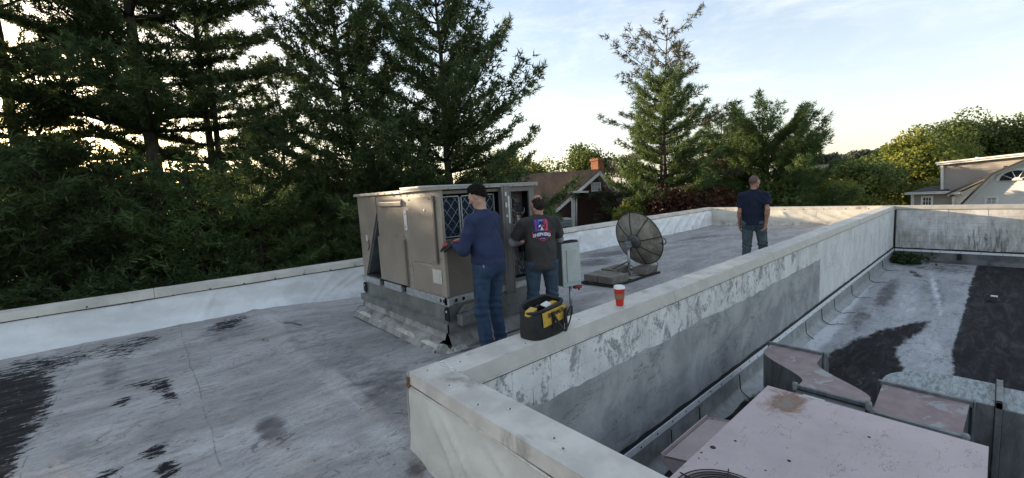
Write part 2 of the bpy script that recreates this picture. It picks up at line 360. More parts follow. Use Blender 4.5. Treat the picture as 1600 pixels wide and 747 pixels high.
# ------------------------------------------------------------------ wall materials
COPM = plain('coping_paint', (.56, .525, .465), .5, 0, .14, 6, .2, 30, .004, .40, (.13, .12, .105))
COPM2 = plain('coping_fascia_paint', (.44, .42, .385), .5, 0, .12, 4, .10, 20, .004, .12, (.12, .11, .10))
GRIM = plain('dark_sealant', (.02, .02, .02), .7, 0, .3, 20, .4, 40, .004)
SCREW = plain('screw_head', (.16, .15, .14), .5, .3, .3, 40)
PATCHM = plain('white_sealant_dab', (.62, .62, .60), .6, 0, .1, 30, .5, 60, .004)
DRIP = plain('drip_edge', (.55, .52, .46), .55, 0, .15, 20, .2, 60, .002, .3, (.15, .12, .09))
RUST = plain('rust', (.16, .065, .03), .9, 0, .5, 30, .5, 60, .003)
def membrane(name, c, dirt):
    n = NT(name); p = n.pos
    a = n.noise(n.map(p, (.8, .8, 1.4)), 2.2, 8, .62, .5)
    col = n.mix(n.step(a, .35, .7), tuple(x*.86 for x in c), tuple(min(1, x*1.08) for x in c))
    z = n.xyz(p)[2]
    g = n.noise(n.map(p, (2.2, 2.2, .7)), 3.0, 9, .7, .5)
    col = n.mix(n.step(g, .58, .80, 0, dirt), col, (.17, .15, .12))
    low = n.math('MULTIPLY', n.step(z, -.16, .12, 1, 0), n.step(n.noise(p, 6, 6, .7), .35, .7))
    col = n.mix(n.math('MULTIPLY', low, dirt), col, (.13, .115, .095))
    n.bump(n.math('ADD', n.noise(p, 3.5, 8, .6), n.math('MULTIPLY', n.noise(p, 60, 3), .08)), .35, .03)
    return n.fin(col, n.step(a, .3, .7, .38, .55), 0, .45)
MEMB = membrane('white_membrane', (.76, .77, .78), .35)
MEMB2 = membrane('aged_white_membrane', (.62, .60, .54), .85)
MEMG = membrane('grey_membrane_flashing', (.30, .32, .33), .6)
def block_paint(name, stain):
    n = NT(name); p = n.pos; X = n.xyz(p)
    blot = n.noise(n.map(p, (1.3, 1, .9)), 3.4, 10, .72, .8)
    chip = n.noise(n.map(p, (1.4, 1, .8)), 24, 11, .80, .4)
    base = n.mix(n.step(n.noise(n.map(p, (1, 1, .6)), 3, 9, .7, .4), .3, .7), (.56, .555, .54), (.76, .755, .74))
    amt = n.math('ADD', n.math('MULTIPLY', blot, .75), n.math('MULTIPLY', chip, .6))
    if not stain:   # the near half of the long wall has lost most of its paint
        near = n.step(X[0], 7.5, 10.5, .035, -.05)
        ch = n.step(n.math('ADD', amt, near), .725, .775)
        base = n.mix(ch, base, n.mix(chip, (.24, .24, .245), (.38, .38, .375)))
        spk = n.math('MULTIPLY', n.step(n.noise(p, 42, 5, .7), .66, .69), n.step(blot, .45, .6))
        base = n.mix(spk, base, (.07, .068, .062))
        base = n.mix(n.math('MULTIPLY', n.step(n.noise(n.map(p, (2.4, 1, .5)), 4, 8, .7), .62, .8, 0, .5), 1.0), base, (.28, .27, .25))
    else:
        base = n.mix(n.step(n.noise(n.map(p, (1, 1.2, .7)), 1.7, 9, .7, .6), .38, .66, 0, .75), base, (.40, .385, .35))           # rain streaks and mould on the end wall
        st = n.noise(n.map(p, (1, 4.5, .8)), 2.4, 9, .72, .5)
        lo = n.step(X[2], -.75, .4, .17, -.02)
        m = n.step(n.math('ADD', st, lo), .54, .76, 0, .9)
        yb = n.noise(n.map(p, (1, .9, .15), (0, 0, 0), (0, 3.1, 0)), 1.6, 2, .5)
        m = n.math('MULTIPLY', m, n.step(yb, .36, .6, .4, 1))
        base = n.mix(n.math('MULTIPLY', m, n.step(chip, .3, .6, .55, 1)), base, (.055, .052, .045))
        base = n.mix(n.step(blot, .55, .8, 0, .5), base, (.36, .34, .30))
    ck = n.math('MULTIPLY', n.lines(n.map(p, (1, 1, 1.5)), 2.6, .006, 9, .72, .6), n.step(blot, .48, .60)); base = n.mix(n.math('MULTIPLY', ck, .8), base, (.05, .047, .045))
    n.bump(n.math('ADD', n.math('MULTIPLY', amt, .8), n.noise(p, 50, 4, .7)), .5, .008)
    return n.fin(base, .7, 0, .3)
BLK = block_paint('peeling_white_block_paint', False); BLK2 = block_paint('stained_white_block_paint', True)
n = NT('grey_parge'); p = n.pos; a = n.noise(p, 2.0, 9, .66, .6); c_ = n.noise(n.map(p, (1, 1, 1.4)), 7, 9, .72, .3)
col = n.mix(n.step(a, .3, .7), (.23, .235, .24), (.42, .42, .415))
col = n.mix(n.step(n.math('ADD', c_, n.step(n.noise(p, 1.1, 3), .4, .7, -.06, .05)), .66, .74, 0, .75), col, (.05, .047, .047))
crk = n.math('MULTIPLY', n.step(n.vor(n.map(p, (.8, 1, 2.6)), 1.1), .0, .006, 1, 0), n.step(n.noise(p, 1.7, 3), .5, .56))
col = n.mix(n.math('MULTIPLY', n.math('MULTIPLY', n.lines(n.map(p, (.45, 1, 1.6), (0, .25, 0)), 1.5, .005, 8, .7, .5), n.step(n.noise(p, 1.3, 3), .44, .54)), .75), col, (.035, .033, .033)); col = n.mix(n.step(n.noise(n.map(p, (1, 1, .5)), 13, 9, .8), .60, .66, 0, .35), col, (.12, .12, .125))
n.bump(n.math('ADD', c_, n.math('MULTIPLY', n.noise(p, 45, 4), .25)), .45, .012); PARGE = n.fin(col, .72, 0, .3)
MORT = plain('painted_mortar', (.30, .30, .30), .85, 0, .2, 12)

# ------------------------------------------------------------------ helper: flashing sheet with folds
def flashing(name, fn, nu, nv, mat, parent, amp, seed, fold=None):
    mb = MB(); mb.grid(fn, nu, nv); V = np.array(mb.v)
    me_n = fbm(V*np.array([1.6, 1.6, 2.2]), seed, 4)-.5
    rid = 1-np.abs(2*fbm(V*np.array([1.0, 1.0, .8])+7, seed+3, 3)-1); rid = np.clip((rid-.80)*5, 0, 1)
    d = (me_n*1.2+rid*.45)*amp
    return mb, V, d
# ------------------------------------------------------------------ near parapet (x 1.2-1.43)
def screws(pts, axis, parent, r=.011, name='screw', mat=None):
    me = None
    for q in pts:
        if me is None:
            o = MB().lathe([(0, .006), (r*.7, .005), (r, 0)], (0, 0, 0), axis, 8).build(name, mat or SCREW, parent, world=False); me = o
        else: o = dup(me, parent)
        o.location = Vector(q)-origin_of(parent)
np_ = empty('parapet_wall', (1.3, 0, 0), 0, 'low parapet in the foreground with grey metal coping running out of the bottom edge', 'wall')
MB().box((1.225, -6, -1.2), (1.40, 2.24, .50)).build('wall_core', BLK, np_)
# coping in three lengths
for (ya, yb) in ((-6, -1.6), (-1.596, 2.54)):
    m = MB(); m.box((1.2, ya, .545), (1.43, yb, .55)); m.prism([(1.2, ya, .545), (1.192, ya, .47), (1.200, ya, .468), (1.206, ya, .545)], (0, yb-ya, 0)); m.box((1.424, ya, .47), (1.43, min(yb, 2.26), .545))
    m.build('coping', COPM, np_, .003, 2)
MB().box((1.19, 2.54, .468), (1.43, 2.548, .549)).build('coping_end', COPM2, np_)
m = MB(); 
m.tube([(1.196-.004*math.sin(t*3), -6+t, .455+.004*math.sin(t*5.1)) for t in np.linspace(0, 8.52, 60)], .009, 6)
m.build('drip_edge', DRIP, np_)
MB().obox((1.186, 2.535, .49), (.003, 0, 0), (0, .012, .0), (0, 0, .03)).obox((1.185, 2.53, .462), (.006, 0, 0), (0, .016, .0), (0, 0, .012)).build('rust_stain', RUST, np_)
def nf(u, v):
    y = -4+6.55*u; z = .455-.475*v
    return (1.195-.20*max(0, v-.68)**1.5*(1+.6*math.sin(y*2))-.015*v, y, z)
mb, V, d = flashing('m', nf, 200, 30, None, None, .05, 3)
fold = sum(np.exp(-((V[:, 1]-yc-(.45-V[:, 2])*sl)/.028)**2)*.022 for yc, sl in ((2.30, -.9), (2.18, -1.3), (1.75, -1.5), (1.3, -.7), (.6, -1.1), (0, -.8)))
V[:, 0] -= (d+fold)*np.clip((.455-V[:, 2])*6, 0, 1); mb.v = [tuple(q) for q in V]
mb.build('membrane_flashing', MEMB2, np_)
def nend(u, v):
    x = 1.18+.2*u; z = .455-.475*v; return (x, 2.552+.012*math.sin(7*u+3*v)+.10*max(0, v-.7), z)
MB().grid(nend, 10, 14).build('membrane_end', MEMB2, np_)
me = None
spots = [at(u, v, .551) for u, v in ((668, 579), (702, 603), (747, 633), (797, 640), (866, 686), (880, 702))]
for i, q in enumerate(spots):
    m = MB(); rr = [.010+.008*rng.random() for _ in range(9)]; m.prism([(q[0]+rr[k]*math.cos(k*.7)*.8, q[1]+rr[k]*1.5*math.sin(k*.7), .551) for k in range(9)], (0, 0, .002)); m.build('sealant_dab', PATCHM, np_)
    screws([(q[0], q[1], .553)], (0, 0, 1), np_, .007)

# ------------------------------------------------------------------ long wall between the two roofs
lw = empty('dividing_wall', (9, 2.4, 0), 0, 'long white block wall dropping to the lower roof, its near half patched grey', 'wall')
MB().box((1.44, 2.268, DECK-.1), (XE+.25, 2.52, .50)).build('wall_core', BLK, lw)
cx = [1.434]+[3.0*k+1.2 for k in range(1, 6)]+[XE+.1]
for i in range(len(cx)-1):
    a, b2 = cx[i]+.002, cx[i+1]-.002
    m = MB(); m.box((a, 2.27, .545), (b2, 2.54, .55)).box((a, 2.534, .47), (b2, 2.54, .545))
    m.build('coping', COPM, lw, .003, 2)
    # sloped fascia on the lower-roof side
    m = MB(); m.prism([(a, 2.27, .5492), (a, 2.238, .447), (a, 2.243, .445), (a, 2.276, .544)], (b2-a, 0, 0)); m.build('coping_fascia', COPM2, lw)
    MB().obox((b2, 2.2535, .498), (.022, 0, 0), (0, .017, .052), (0, -.0028, .0009)).build('joint_cover', COPM2, lw)
MB().box((1.5, 2.236, .432), (XE-.01, 2.262, .446)).build('drip_strip', DRIP, lw)
MB().box((1.47, 2.243, .422), (XE-.01, 2.266, .432)).build('dark_strip', GRIM, lw)  # thin dark strip just under the drip strip
for q in [at(u, v, .551) for u, v in ((719, 566), (821, 537), (905, 500), (1065, 447), (1100, 437), (1190, 400), (1250, 380), (1300, 352))]:
    m = MB(); rr = [.012+.010*rng.random() for _ in range(9)]; m.prism([(q[0]+rr[k]*1.6*math.cos(k*.7), q[1]+rr[k]*math.sin(k*.7), .551) for k in range(9)], (0, 0, .002)); m.build('sealant_dab', PATCHM, lw)
    screws([(q[0], q[1], .553)], (0, 0, 1), lw, .007)
# dark smear where the two copings meet
m = MB()
for k in range(7):
    cxx, cyy = 1.432+.01*rng.standard_normal(), 2.30+.035*k; m.prism([(cxx+.012*math.cos(t)*(1+.5*rng.random()), cyy+.018*math.sin(t), .5505+.0003*k) for t in np.linspace(0, 5.6, 7)], (0, 0, .002))
m.build('sealant', PATCHM, lw)
def chamfer_block(l, h, t=.018, c=.004):      # face towards -y, centred
    V = [(-l/2, 0, -h/2), (l/2, 0, -h/2), (l/2, 0, h/2), (-l/2, 0, h/2), (-l/2, -t+c, -h/2), (l/2, -t+c, -h/2), (l/2, -t+c, h/2), (-l/2, -t+c, h/2),
         (-l/2+c, -t, -h/2+c), (l/2-c, -t, -h/2+c), (l/2-c, -t, h/2-c), (-l/2+c, -t, h/2-c)]
    F = [(0, 1, 5, 4), (1, 2, 6, 5), (2, 3, 7, 6), (3, 0, 4, 7), (4, 5, 9, 8), (5, 6, 10, 9), (6, 7, 11, 10), (7, 4, 8, 11), (8, 9, 10, 11)]
    me = bpy.data.meshes.new('concrete_block'); me.from_pydata(V, [], F); me.update(); return me
bme = chamfer_block(.4000, .2015, .018, .0022); bme.materials.append(BLK)
bme2 = chamfer_block(.3995, .2010, .018, .0028); bme2.materials.append(BLK2)
# upper edge of the grey coat, measured along the wall
EDGE = [at(u, v, y=YW) for u, v in ((800, 655), (880, 612), (960, 572), (1040, 531), (1100, 497), (1160, 470), (1220, 437), (1281, 405))]
ex = [e[0] for e in EDGE]; ez = [e[2] for e in EDGE]; ex[0] = 1.3; PX = float(EDGE[-1][0])
def edge_z(x): return float(np.interp(x, ex, ez))
zc = [.424-.101-.203*k for k in range(6)]
for k, z in enumerate(zc):
    x = 1.45+(.2 if k % 2 else 0)
    while x < XE-.1:
        xc = x+.2
        if not (xc < PX-.4 and z+.1 < edge_z(xc)-.06):
            o = link('concrete_block', bme, None, lw, (min(xc, XE-.2)-9, 2.268-2.4+.0015*rng.standard_normal(), z)); o.rotation_euler = (R(.3)*rng.standard_normal(), 0, R(.2)*rng.standard_normal())
        x += .402
# grey coat: a plate with a ragged upper edge, its face 7 mm proud of the blocks
xs = np.concatenate([np.arange(1.46, PX, .035), [PX]]); m = MB(); top = []
for x in xs: top.append(edge_z(x)+.03*(fbm(np.array([[x*5, 0, 0]]), 9, 4)[0]-.5)*2)
vs = []; nz_ = 6
for x, t in zip(xs, top):
    for j in range(nz_+1):
        zz = -.82+(t+.82)*j/nz_; dd = .006*(fbm(np.array([[x*1.5, zz*2, 0]]), 4, 3)[0]-.5)
        vs.append((x, 2.243-dd, zz))
b0 = len(vs); vs += [(x, 2.26, t) for x, t in zip(xs, top)]
fs = [(i*(nz_+1)+j, (i+1)*(nz_+1)+j, (i+1)*(nz_+1)+j+1, i*(nz_+1)+j+1) for i in range(len(xs)-1) for j in range(nz_)]
fs += [(i*(nz_+1)+nz_, (i+1)*(nz_+1)+nz_, b0+i+1, b0+i) for i in range(len(xs)-1)]
e = len(vs); vs += [(PX, 2.26, -.82)]; fs += [((len(xs)-1)*(nz_+1), e, b0+len(xs)-1, (len(xs)-1)*(nz_+1)+nz_)]
m._add(vs, fs); m.build('grey_coating', PARGE, lw)
# black mastic line, white termination bar with screws, membrane below
def mast(x): return 2.236-.004*math.sin(x*3)
m = MB(); X = np.linspace(1.5, XE-.02, 240)
vs = []; 
for x in X: nn = fbm(np.array([[x*6, 0, 0]]), 21, 3)[0]; vs += [(x, 2.238, -.835), (x, 2.236, -.795+.03*nn)]
m._add(vs, [(2*i, 2*i+2, 2*i+3, 2*i+1) for i in range(len(X)-1)]); m.build('mastic', GRIM, lw)
BAR = plain('white_painted_bar', (.72, .74, .76), .45, 0, .08, 14, .2, 50, .003, .12, (.08, .08, .08))
MB().box((1.5, 2.222, -.905), (XE-.03, 2.234, -.83)).build('termination_bar', BAR, lw, .002)
screws([(x, 2.221, -.868+.008*rng.standard_normal()) for x in np.arange(1.9, XE-.2, .305)], (0, -1, 0), lw, .011, mat=GRIM)
def lf(u, v):
    x = 1.45+(XE-1.47)*u; t = v
    return (x, 2.226-.02*t-.16*max(0, t-.72)**1.4*4, -.90-.295*t)
mb, V, d = flashing('m', lf, 420, 12, None, None, .025, 8); V[:, 1] -= np.clip(d, -.004, .03)*np.clip((-.9-V[:, 2])*10, 0, 1); mb.v = [tuple(q) for q in V]
mb.build('membrane_flashing', MEMG, lw)
for (u, v) in ((1048, 678), (1092, 640), (1155, 602), (1258, 528), (1283, 498), (1303, 480), (1330, 458), (1357, 432), (1378, 420), (1395, 407)):
    q = at(u, v, y=2.2); x = float(q[0]); s = .013+.008*rng.random()
    pts = [(x-.01*t+.10*max(0, t-.7)*(x > 9), 2.205-.02*t-.16*max(0, t-.72)**1.4*4-.01, -.905-.285*t) for t in np.linspace(0, 1, 10)]
    if x > 9: pts += [(x+.08, 1.95, -1.17), (x+.15, 1.87, -1.175)]
    MB().tube(pts, [s*.42]*len(pts), 6).build('lap_sealant', GRIM, lw)
def li(u, v):
    x = 1.45+(XE-1.45)*u; return (x, 2.545+.012*math.sin(x*3)+.12*max(0, v-.7), .47-.66*v)
MB().grid(li, 120, 8).build('inner_membrane', MEMB2, lw)

# ------------------------------------------------------------------ end wall
ew = empty('end_wall', (XE+.2, 0, 0), 0, 'far end wall of painted blocks with rain streaks, closing both roofs', 'wall')
MB().box((XE+.018, -9, -5), (XE+.30, 8.5, .50)).build('wall_core', BLK2, ew)
for a, b2 in ((-9, -3), (-2.996, 2.25), (2.254, 5.3), (5.304, 8.12)):
    m = MB(); m.box((XE-.03, a, .545), (XE+.33, b2, .55)).box((XE-.03, a, .44 if b2 < 3 else .45), (XE-.024, b2, .545)); m.build('coping', COPM if b2 > 3 else COPM2, ew, .003)
zc2 = [.42-.101-.203*k for k in range(6)]
for k, z in enumerate(zc2):
    y = 2.24+(.2 if k % 2 else 0)
    while y > -6:
        o = link('concrete_block', bme2, None, ew, (-.182+.0015*rng.standard_normal(), y-.2, z)); o.rotation_euler = (0, 0, R(-90+.2*rng.standard_normal()))
        y -= .402
m = MB(); Y = np.linspace(2.2, -9, 160); vs = []
for y in Y: nn = fbm(np.array([[y*6, 3, 0]]), 22, 3)[0]; vs += [(XE-.014, y, -.835), (XE-.012, y, -.80+.03*nn)]
m._add(vs, [(2*i, 2*i+2, 2*i+3, 2*i+1) for i in range(len(Y)-1)]); m.build('mastic', GRIM, ew)
MB().box((XE-.03, -9, -.90), (XE-.018, 2.2, -.835)).build('termination_bar', BAR, ew, .002)
screws([(XE-.031, y, -.868) for y in np.arange(2.0, -6, -.42)], (-1, 0, 0), ew, .012, mat=GRIM)
def ef(u, v): y = 2.22-11.2*u; return (XE-.02-.03*v-.2*max(0, v-.7)**1.3*3, y, -.895-.3*v)
EWF = plain('black_grey_membrane', (.10, .10, .10), .7, 0, .5, 2.5, .4, 20, .01, .5, (.02, .02, .02))
MB().grid(ef, 60, 6).build('membrane_flashing', EWF, ew)
for y in (.75, -2.1): MB().obox((XE-.05, y, -1.03), (.008, 0, 0), (0, .05, 0), (.02, 0, -.12)).build('lap_sealant', GRIM, ew)
m = MB(); m.tube([(XE-.02, 2.235, .43), (XE-.022, 2.23, 0), (XE-.03, 2.225, -.82)], [.035, .03, .028], 8); m.build('corner_sealant', GRIM, ew)
def e2(u, v):
    y = 2.5+5.6*u; return (XE-.035-.02*v-.16*max(0, v-.75)*2, y, .45-.66*v)
mb, V, d = flashing('m', e2, 160, 16, None, None, .05, 12)
fold = sum(np.exp(-((V[:, 1]-yc-(V[:, 2]-.1)*sl)/.06)**2)*.03 for yc, sl in ((3.2, 2.0), (3.7, 2.4), (4.3, 2.0), (5.2, 1.0), (6.9, -.3)))
V[:, 0] -= (d+fold)*np.clip((.45-V[:, 2])*8, 0, 1); mb.v = [tuple(q) for q in V]; mb.build('membrane_flashing', MEMB2, ew)
screws([(XE-.032, y, .465) for y in np.arange(2.9, 8, .62)], (-1, 0, 0), ew, .018, mat=GRIM)

# ------------------------------------------------------------------ left parapet
lp = empty('parapet_wall', (6, 8.3, 0), 0, 'long low parapet along the tree side, wrapped in wrinkled white membrane', 'wall')
MB().box((-7, 8.16, -5), (XE+.3, 8.40, .50)).build('wall_core', MORT, lp)
cx = [-7, -3.2, -.05, 2.02, 5.2, 8.4, 11.6, 14.8, XE+.3]
LPC = plain('left_coping_metal', (.54, .505, .445), .5, .0, .16, 2.2, .15, 16, .006, .38, (.20, .18, .16))
for i in range(len(cx)-1):
    a, b2 = cx[i]+.002, cx[i+1]-.002
    m = MB(); m.prism([(a, 8.12, .545), (a, 8.43, .555), (a, 8.43, .560), (a, 8.115, .550)], (b2-a, 0, 0)); m.prism([(a, 8.113, .55), (a, 8.095, .458), (a, 8.100, .457), (a, 8.120, .546)], (b2-a, 0, 0)).box((a, 8.424, .44), (b2, 8.43, .55))
    m.build('coping', LPC, lp, .002)
    for xx in (a+.06,): MB().obox((xx, 8.27, .5555), (.05, 0, 0), (0, .152, .005), (0, 0, .0032)).build('joint_cover', LPC, lp)
m = MB(); m.tube([(x, 8.098, .450+.004*math.sin(x*4)) for x in np.linspace(-6.8, XE-.05, 200)], .006, 5); m.build('sealant_bead', GRIM, lp)
screws([(x, 8.096-.0, .468+.01*rng.standard_normal()) for x in list(np.arange(-2.6, 3, .46))+list(np.arange(3.2, XE, .31))], (0, -1, 0), lp, .012, mat=GRIM)
def pf(u, v):
    x = -7+(XE+6.95)*u; t = v; zb = float(zr(np.array([x]), np.array([8.0]))[0])-.02
    z = .452+(zb-.452)*t
    return (x, 8.108-.03*t-.26*max(0, t-.62)**1.5*(1+.25*math.sin(x*1.3)), z)
mb, V, d = flashing('m', pf, 640, 22, None, None, .07, 14)
cen = [(2.6, 1.6), (2.85, 2.1), (2.3, 1.0), (.55, .5), (1.15, -.6), (-1.9, .4), (9.4, 1), (11.8, 1.2), (13.2, 1.4), (14.4, 1.6), (15.3, 1.5), (16.1, 1.6), (16.8, 1.6), (17.4, 1.4)]
fold = sum(np.exp(-((V[:, 0]-xc-(V[:, 2]-.2)*sl)/(.035 if xc < 5 else .09))**2)*(.022 if xc < 5 else .05) for xc, sl in cen)
V[:, 1] -= (d+fold)*np.clip((.45-V[:, 2])*9, 0, 1); mb.v = [tuple(q) for q in V]; mb.build('membrane_flashing', MEMB, lp)
# ------------------------------------------------------------------ trees
def leaf_mat(name, dark, light, trans=.25, warm=None):
    n = NT(name); t = n.attr('tint').outputs['Fac']
    c = n.mix(t, dark, light)
    if warm: c = n.mix(n.step(n.noise(n.pos, .5, 3), .5, .7), c, warm)
    n.put(n.b.inputs['Base Color'], c); n.b.inputs['Roughness'].default_value = .6; n.b.inputs['Specular IOR Level'].default_value = .25
    tr = n.t.nodes.new('ShaderNodeBsdfTranslucent'); n.L(c, tr.inputs['Color'])
    ms = n.t.nodes.new('ShaderNodeMixShader'); ms.inputs[0].default_value = trans
    n.L(n.b.outputs[0], ms.inputs[1]); n.L(tr.outputs[0], ms.inputs[2]); n.L(ms.outputs[0], n.out.inputs['Surface'])
    return n.m
PINE = leaf_mat('pine_needles', (.036, .060, .023), (.11, .155, .057), .35)
PINE2 = leaf_mat('light_pine_needles', (.055, .092, .032), (.14, .20, .065), .35)
SPRUCE = leaf_mat('dry_spruce_foliage', (.05, .055, .030), (.095, .09, .05), .25)
MAPLE = leaf_mat('dark_red_leaves', (.050, .022, .014), (.105, .045, .025), .3)
LEAF = leaf_mat('green_leaves', (.055, .085, .024), (.14, .18, .048), .45)
LEAF2 = leaf_mat('yellow_green_leaves', (.10, .13, .025), (.23, .25, .055), .5)
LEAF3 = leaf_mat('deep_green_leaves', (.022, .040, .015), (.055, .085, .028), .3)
BARK = plain('bark', (.055, .045, .036), .9, 0, .4, 6, .8, 14, .03)
def unit(a): return a/np.maximum(np.linalg.norm(a, axis=-1, keepdims=True), 1e-9)
def set_tint(me, t):
    a = me.attributes.new('tint', 'FLOAT', 'POINT'); a.data.foreach_set('value', t.astype(np.float32))
def needles(P, D, k, ln, wd, spread, r):
    """k slim triangles per tuft at P fanning out round direction D"""
    n = len(P); Pn = np.repeat(P, k, 0); Dn = unit(np.repeat(D, k, 0)+r.normal(size=(n*k, 3))*spread)
    base = Pn+Dn*0 + r.normal(size=(n*k, 3))*ln*.22
    side = unit(np.cross(Dn, r.normal(size=(n*k, 3))))
    L = ln*(.6+.7*r.random((n*k, 1))); W = wd*(.7+.6*r.random((n*k, 1)))
    V = np.empty((n*k, 3, 3)); V[:, 0] = base-side*W/2; V[:, 1] = base+side*W/2; V[:, 2] = base+Dn*L
    tint = np.repeat(np.clip(np.repeat(r.random(n), k)*.65+.35*r.random(n*k), 0, 1), 3)
    return V.reshape(-1, 3), tint
def limb(mb, pts, r0, r1, n=6):
    k = len(pts); mb.tube(pts, [r0+(r1-r0)*i/(k-1) for i in range(k)], n)
def pine(base, height, seed, spread, label, lo=.12, dens=1.0, mat=PINE, up=.25, whorls=22, nee=(13, .20, .046), lean=(0, 0), shape=1.0, trunk_r=None, name='pine_tree', gap=0.0, forks=0, tip=.3, droop=0.0, bias=None, group=None, sub=.34, ragged=.0, spr=.85, low=0):
    r = np.random.default_rng(seed); base = np.array(base, float)
    t = empty(name, base, 0, label, 'tree', group); tr = trunk_r or height*.018
    top = base+np.array([lean[0], lean[1], height])
    ts = np.linspace(0, 1, 12); wob = np.cumsum(r.normal(size=(12, 2)), 0)*height*.003
    tp = [base+(top-base)*s+np.array([wob[i, 0], wob[i, 1], 0]) for i, s in enumerate(ts)]
    mb = MB(); limb(mb, tp, tr, tr*.12, 9)
    if forks:
        f0 = tp[4]; off = np.array([r.normal(), r.normal(), 0])*.3+np.array([.55, -.45, 0])
        limb(mb, [f0, f0+off+np.array([0, 0, .8]), tp[8]+off*1.2, top+off-np.array([0, 0, .8])], tr*.7, tr*.1, 8)
    mb.build('trunk', BARK, t)
    lm = MB(); TP = []; TD = []
    for w in range(whorls):
        s = lo+(1-lo)*((w+.5*r.random())/whorls)**.92
        if s > .985: continue
        rad = spread*((1-s)/(1-lo))**(.75*shape)*(.35+.65*min(1, (s-lo*.3)/.22+.35))
        if r.random() < gap: continue
        nb = r.integers(4, 7) if s < .8 else 4; a0 = r.random()*6.28
        c = np.array([np.interp(s, ts, [q[i] for q in tp]) for i in range(3)])
        for b in range(nb):
            az = a0+b*6.283/nb+r.normal()*.25; L = rad*(.62+.55*r.random())*(1+ragged*(r.random()-.5)*1.6)
            if bias is not None: L *= 1+bias[2]*max(0, math.cos(az-bias[0]))**2*(1 if s < bias[1] else .0)
            if L < .35: L = .35
            el = up+.55*s**2-droop+r.normal()*.10
            h = np.array([math.cos(az), math.sin(az), 0]); m = 7; pts = []
            bend = r.normal()*.12; hs = np.array([-h[1], h[0], 0])
            for i in range(m):
                q = i/(m-1); pts.append(c+h*L*q+hs*L*bend*q*q+np.array([0, 0, L*(math.tan(el)*q*.8-(.28+droop)*q*q*(1-s)+tip*q**3)]))
            limb(lm, pts, tr*.30*(1-s*.7)+.012, .008, 5)
            nt = int(max(5, L/sub*2.3)*dens)
            P7 = np.array(pts)
            for j in range(nt):
                q = .16+.84*(j+r.random())/nt; sg = 1 if j % 2 else -1
                p0 = np.array([np.interp(q*(m-1), range(m), P7[:, i]) for i in range(3)])
                tl = (L*.26*(1-q)**.7*(.35+q)+.26)*(.6+.8*r.random())
                td = unit(h*(.75+.3*r.random())+hs*sg*(.85*r.random()+.25)+np.array([0, 0, .14+.2*r.random()-droop*1.8]))
                nk = max(2, int(tl/.19)); e = np.linspace(.25, 1, nk)[:, None]
                TP.append(p0+td*tl*e+np.array([0, 0, 1])*(tl*.18*e*e)); TD.append(np.repeat([unit(td+np.array([0, 0, .35-droop*3]))], nk, 0))
            TP.append(P7[-2:]); TD.append(np.repeat([unit(h+np.array([0, 0, .5]))], 2, 0))
    TP = np.concatenate(TP); TD = np.concatenate(TD)
    lm.build('limbs', BARK, t)
    TP = TP+r.normal(size=TP.shape)*.035; V, tint = needles(TP, TD, nee[0], nee[1], nee[2], spr, r)
    me = mesh_np('crown', V-base, np.arange(len(V)).reshape(-1, 3)); set_tint(me, tint)
    link('crown', me, mat, t); return t
def leafy(base, height, seed, crown, label, mat=LEAF, leaf=.20, nclump=90, per=170, name='leafy_tree', cz=.6, group=None, flat=.8, csize=.30, lumps=6, trunk_r=None, cat='tree'):
    """crown = (rx, ry, rz); clumps of bent leaves round limbs, with gaps between"""
    r = np.random.default_rng(seed); base = np.array(base, float); t = empty(name, base, 0, label, cat, group)
    C = base+np.array([0, 0, height*cz]); R3 = np.array(crown, float); tr = trunk_r or height*.022
    mb = MB(); f0 = base+np.array([0, 0, height*.28]); limb(mb, [base, base+np.array([.06, -.03, height*.15]), f0], tr, tr*.75, 8); mb.build('trunk', BARK, t)
    big = []                                       # the big lobes that the outline is made of
    for i in range(lumps):
        d = unit(r.normal(size=3)*np.array([1, 1, .75])+np.array([0, 0, .25])); big.append((C+d*R3*(.38+.25*r.random()), R3*(.42+.22*r.random())))
    lm = MB(); cl = []; N = 0
    while N < nclump:
        c, rr = big[r.integers(len(big))]; d = unit(r.normal(size=3)); d[2] = abs(d[2])*.9-.25 if r.random() < .75 else d[2]
        p = c+d*rr*(.72+.32*r.random())
        if p[2] < base[2]+height*.08: continue
        cl.append(p); N += 1
    cl = np.array(cl)
    for i in range(min(22, nclump)):
        p = cl[i*len(cl)//22 % len(cl)]; mid = f0*.45+p*.55+np.array([r.normal()*.2, r.normal()*.2, -.3]); limb(lm, [f0-np.array([0, 0, .1]), mid, p], tr*.45, .012, 5)
    lm.build('limbs', BARK, t)
    m0 = np.mean(R3)*csize; P = []; T = []; out = []
    sz = m0*(.55+.75*r.random(nclump))
    for i in range(nclump):
        k = int(per*(sz[i]/m0)**2); dd = unit(r.normal(size=(k, 3))); q = cl[i]+dd*np.array([1, 1, flat])*sz[i]*(.25+.75*r.random((k, 1))**.45)
        P.append(q); out.append(unit(dd+np.array([0, 0, .5]))); T.append(np.clip(.5+.28*r.normal()+.22*r.normal(size=k), 0, 1))
    P = np.concatenate(P); O = np.concatenate(out); T = np.concatenate(T); n = len(P)
    nr = unit(O+r.normal(size=(n, 3))*.75); a = unit(np.cross(nr, r.normal(size=(n, 3)))); b = np.cross(nr, a)
    s = leaf*(.6+.8*r.random((n, 1)))
    V = np.empty((n, 4, 3)); V[:, 0] = P-a*s*.5; V[:, 1] = P-b*s*.32+nr*s*.08; V[:, 2] = P+a*s*.55-nr*s*.1; V[:, 3] = P+b*s*.32+nr*s*.08
    V = V.reshape(-1, 3)
    me = mesh_np('crown', V-base, np.arange(n*4).reshape(-1, 4)); set_tint(me, np.repeat(T, 4)); link('crown', me, mat, t); return t
def foot(u, v, d, z=-5.0):
    q = at(u, v, d=d); return (float(q[0]), float(q[1]), z)
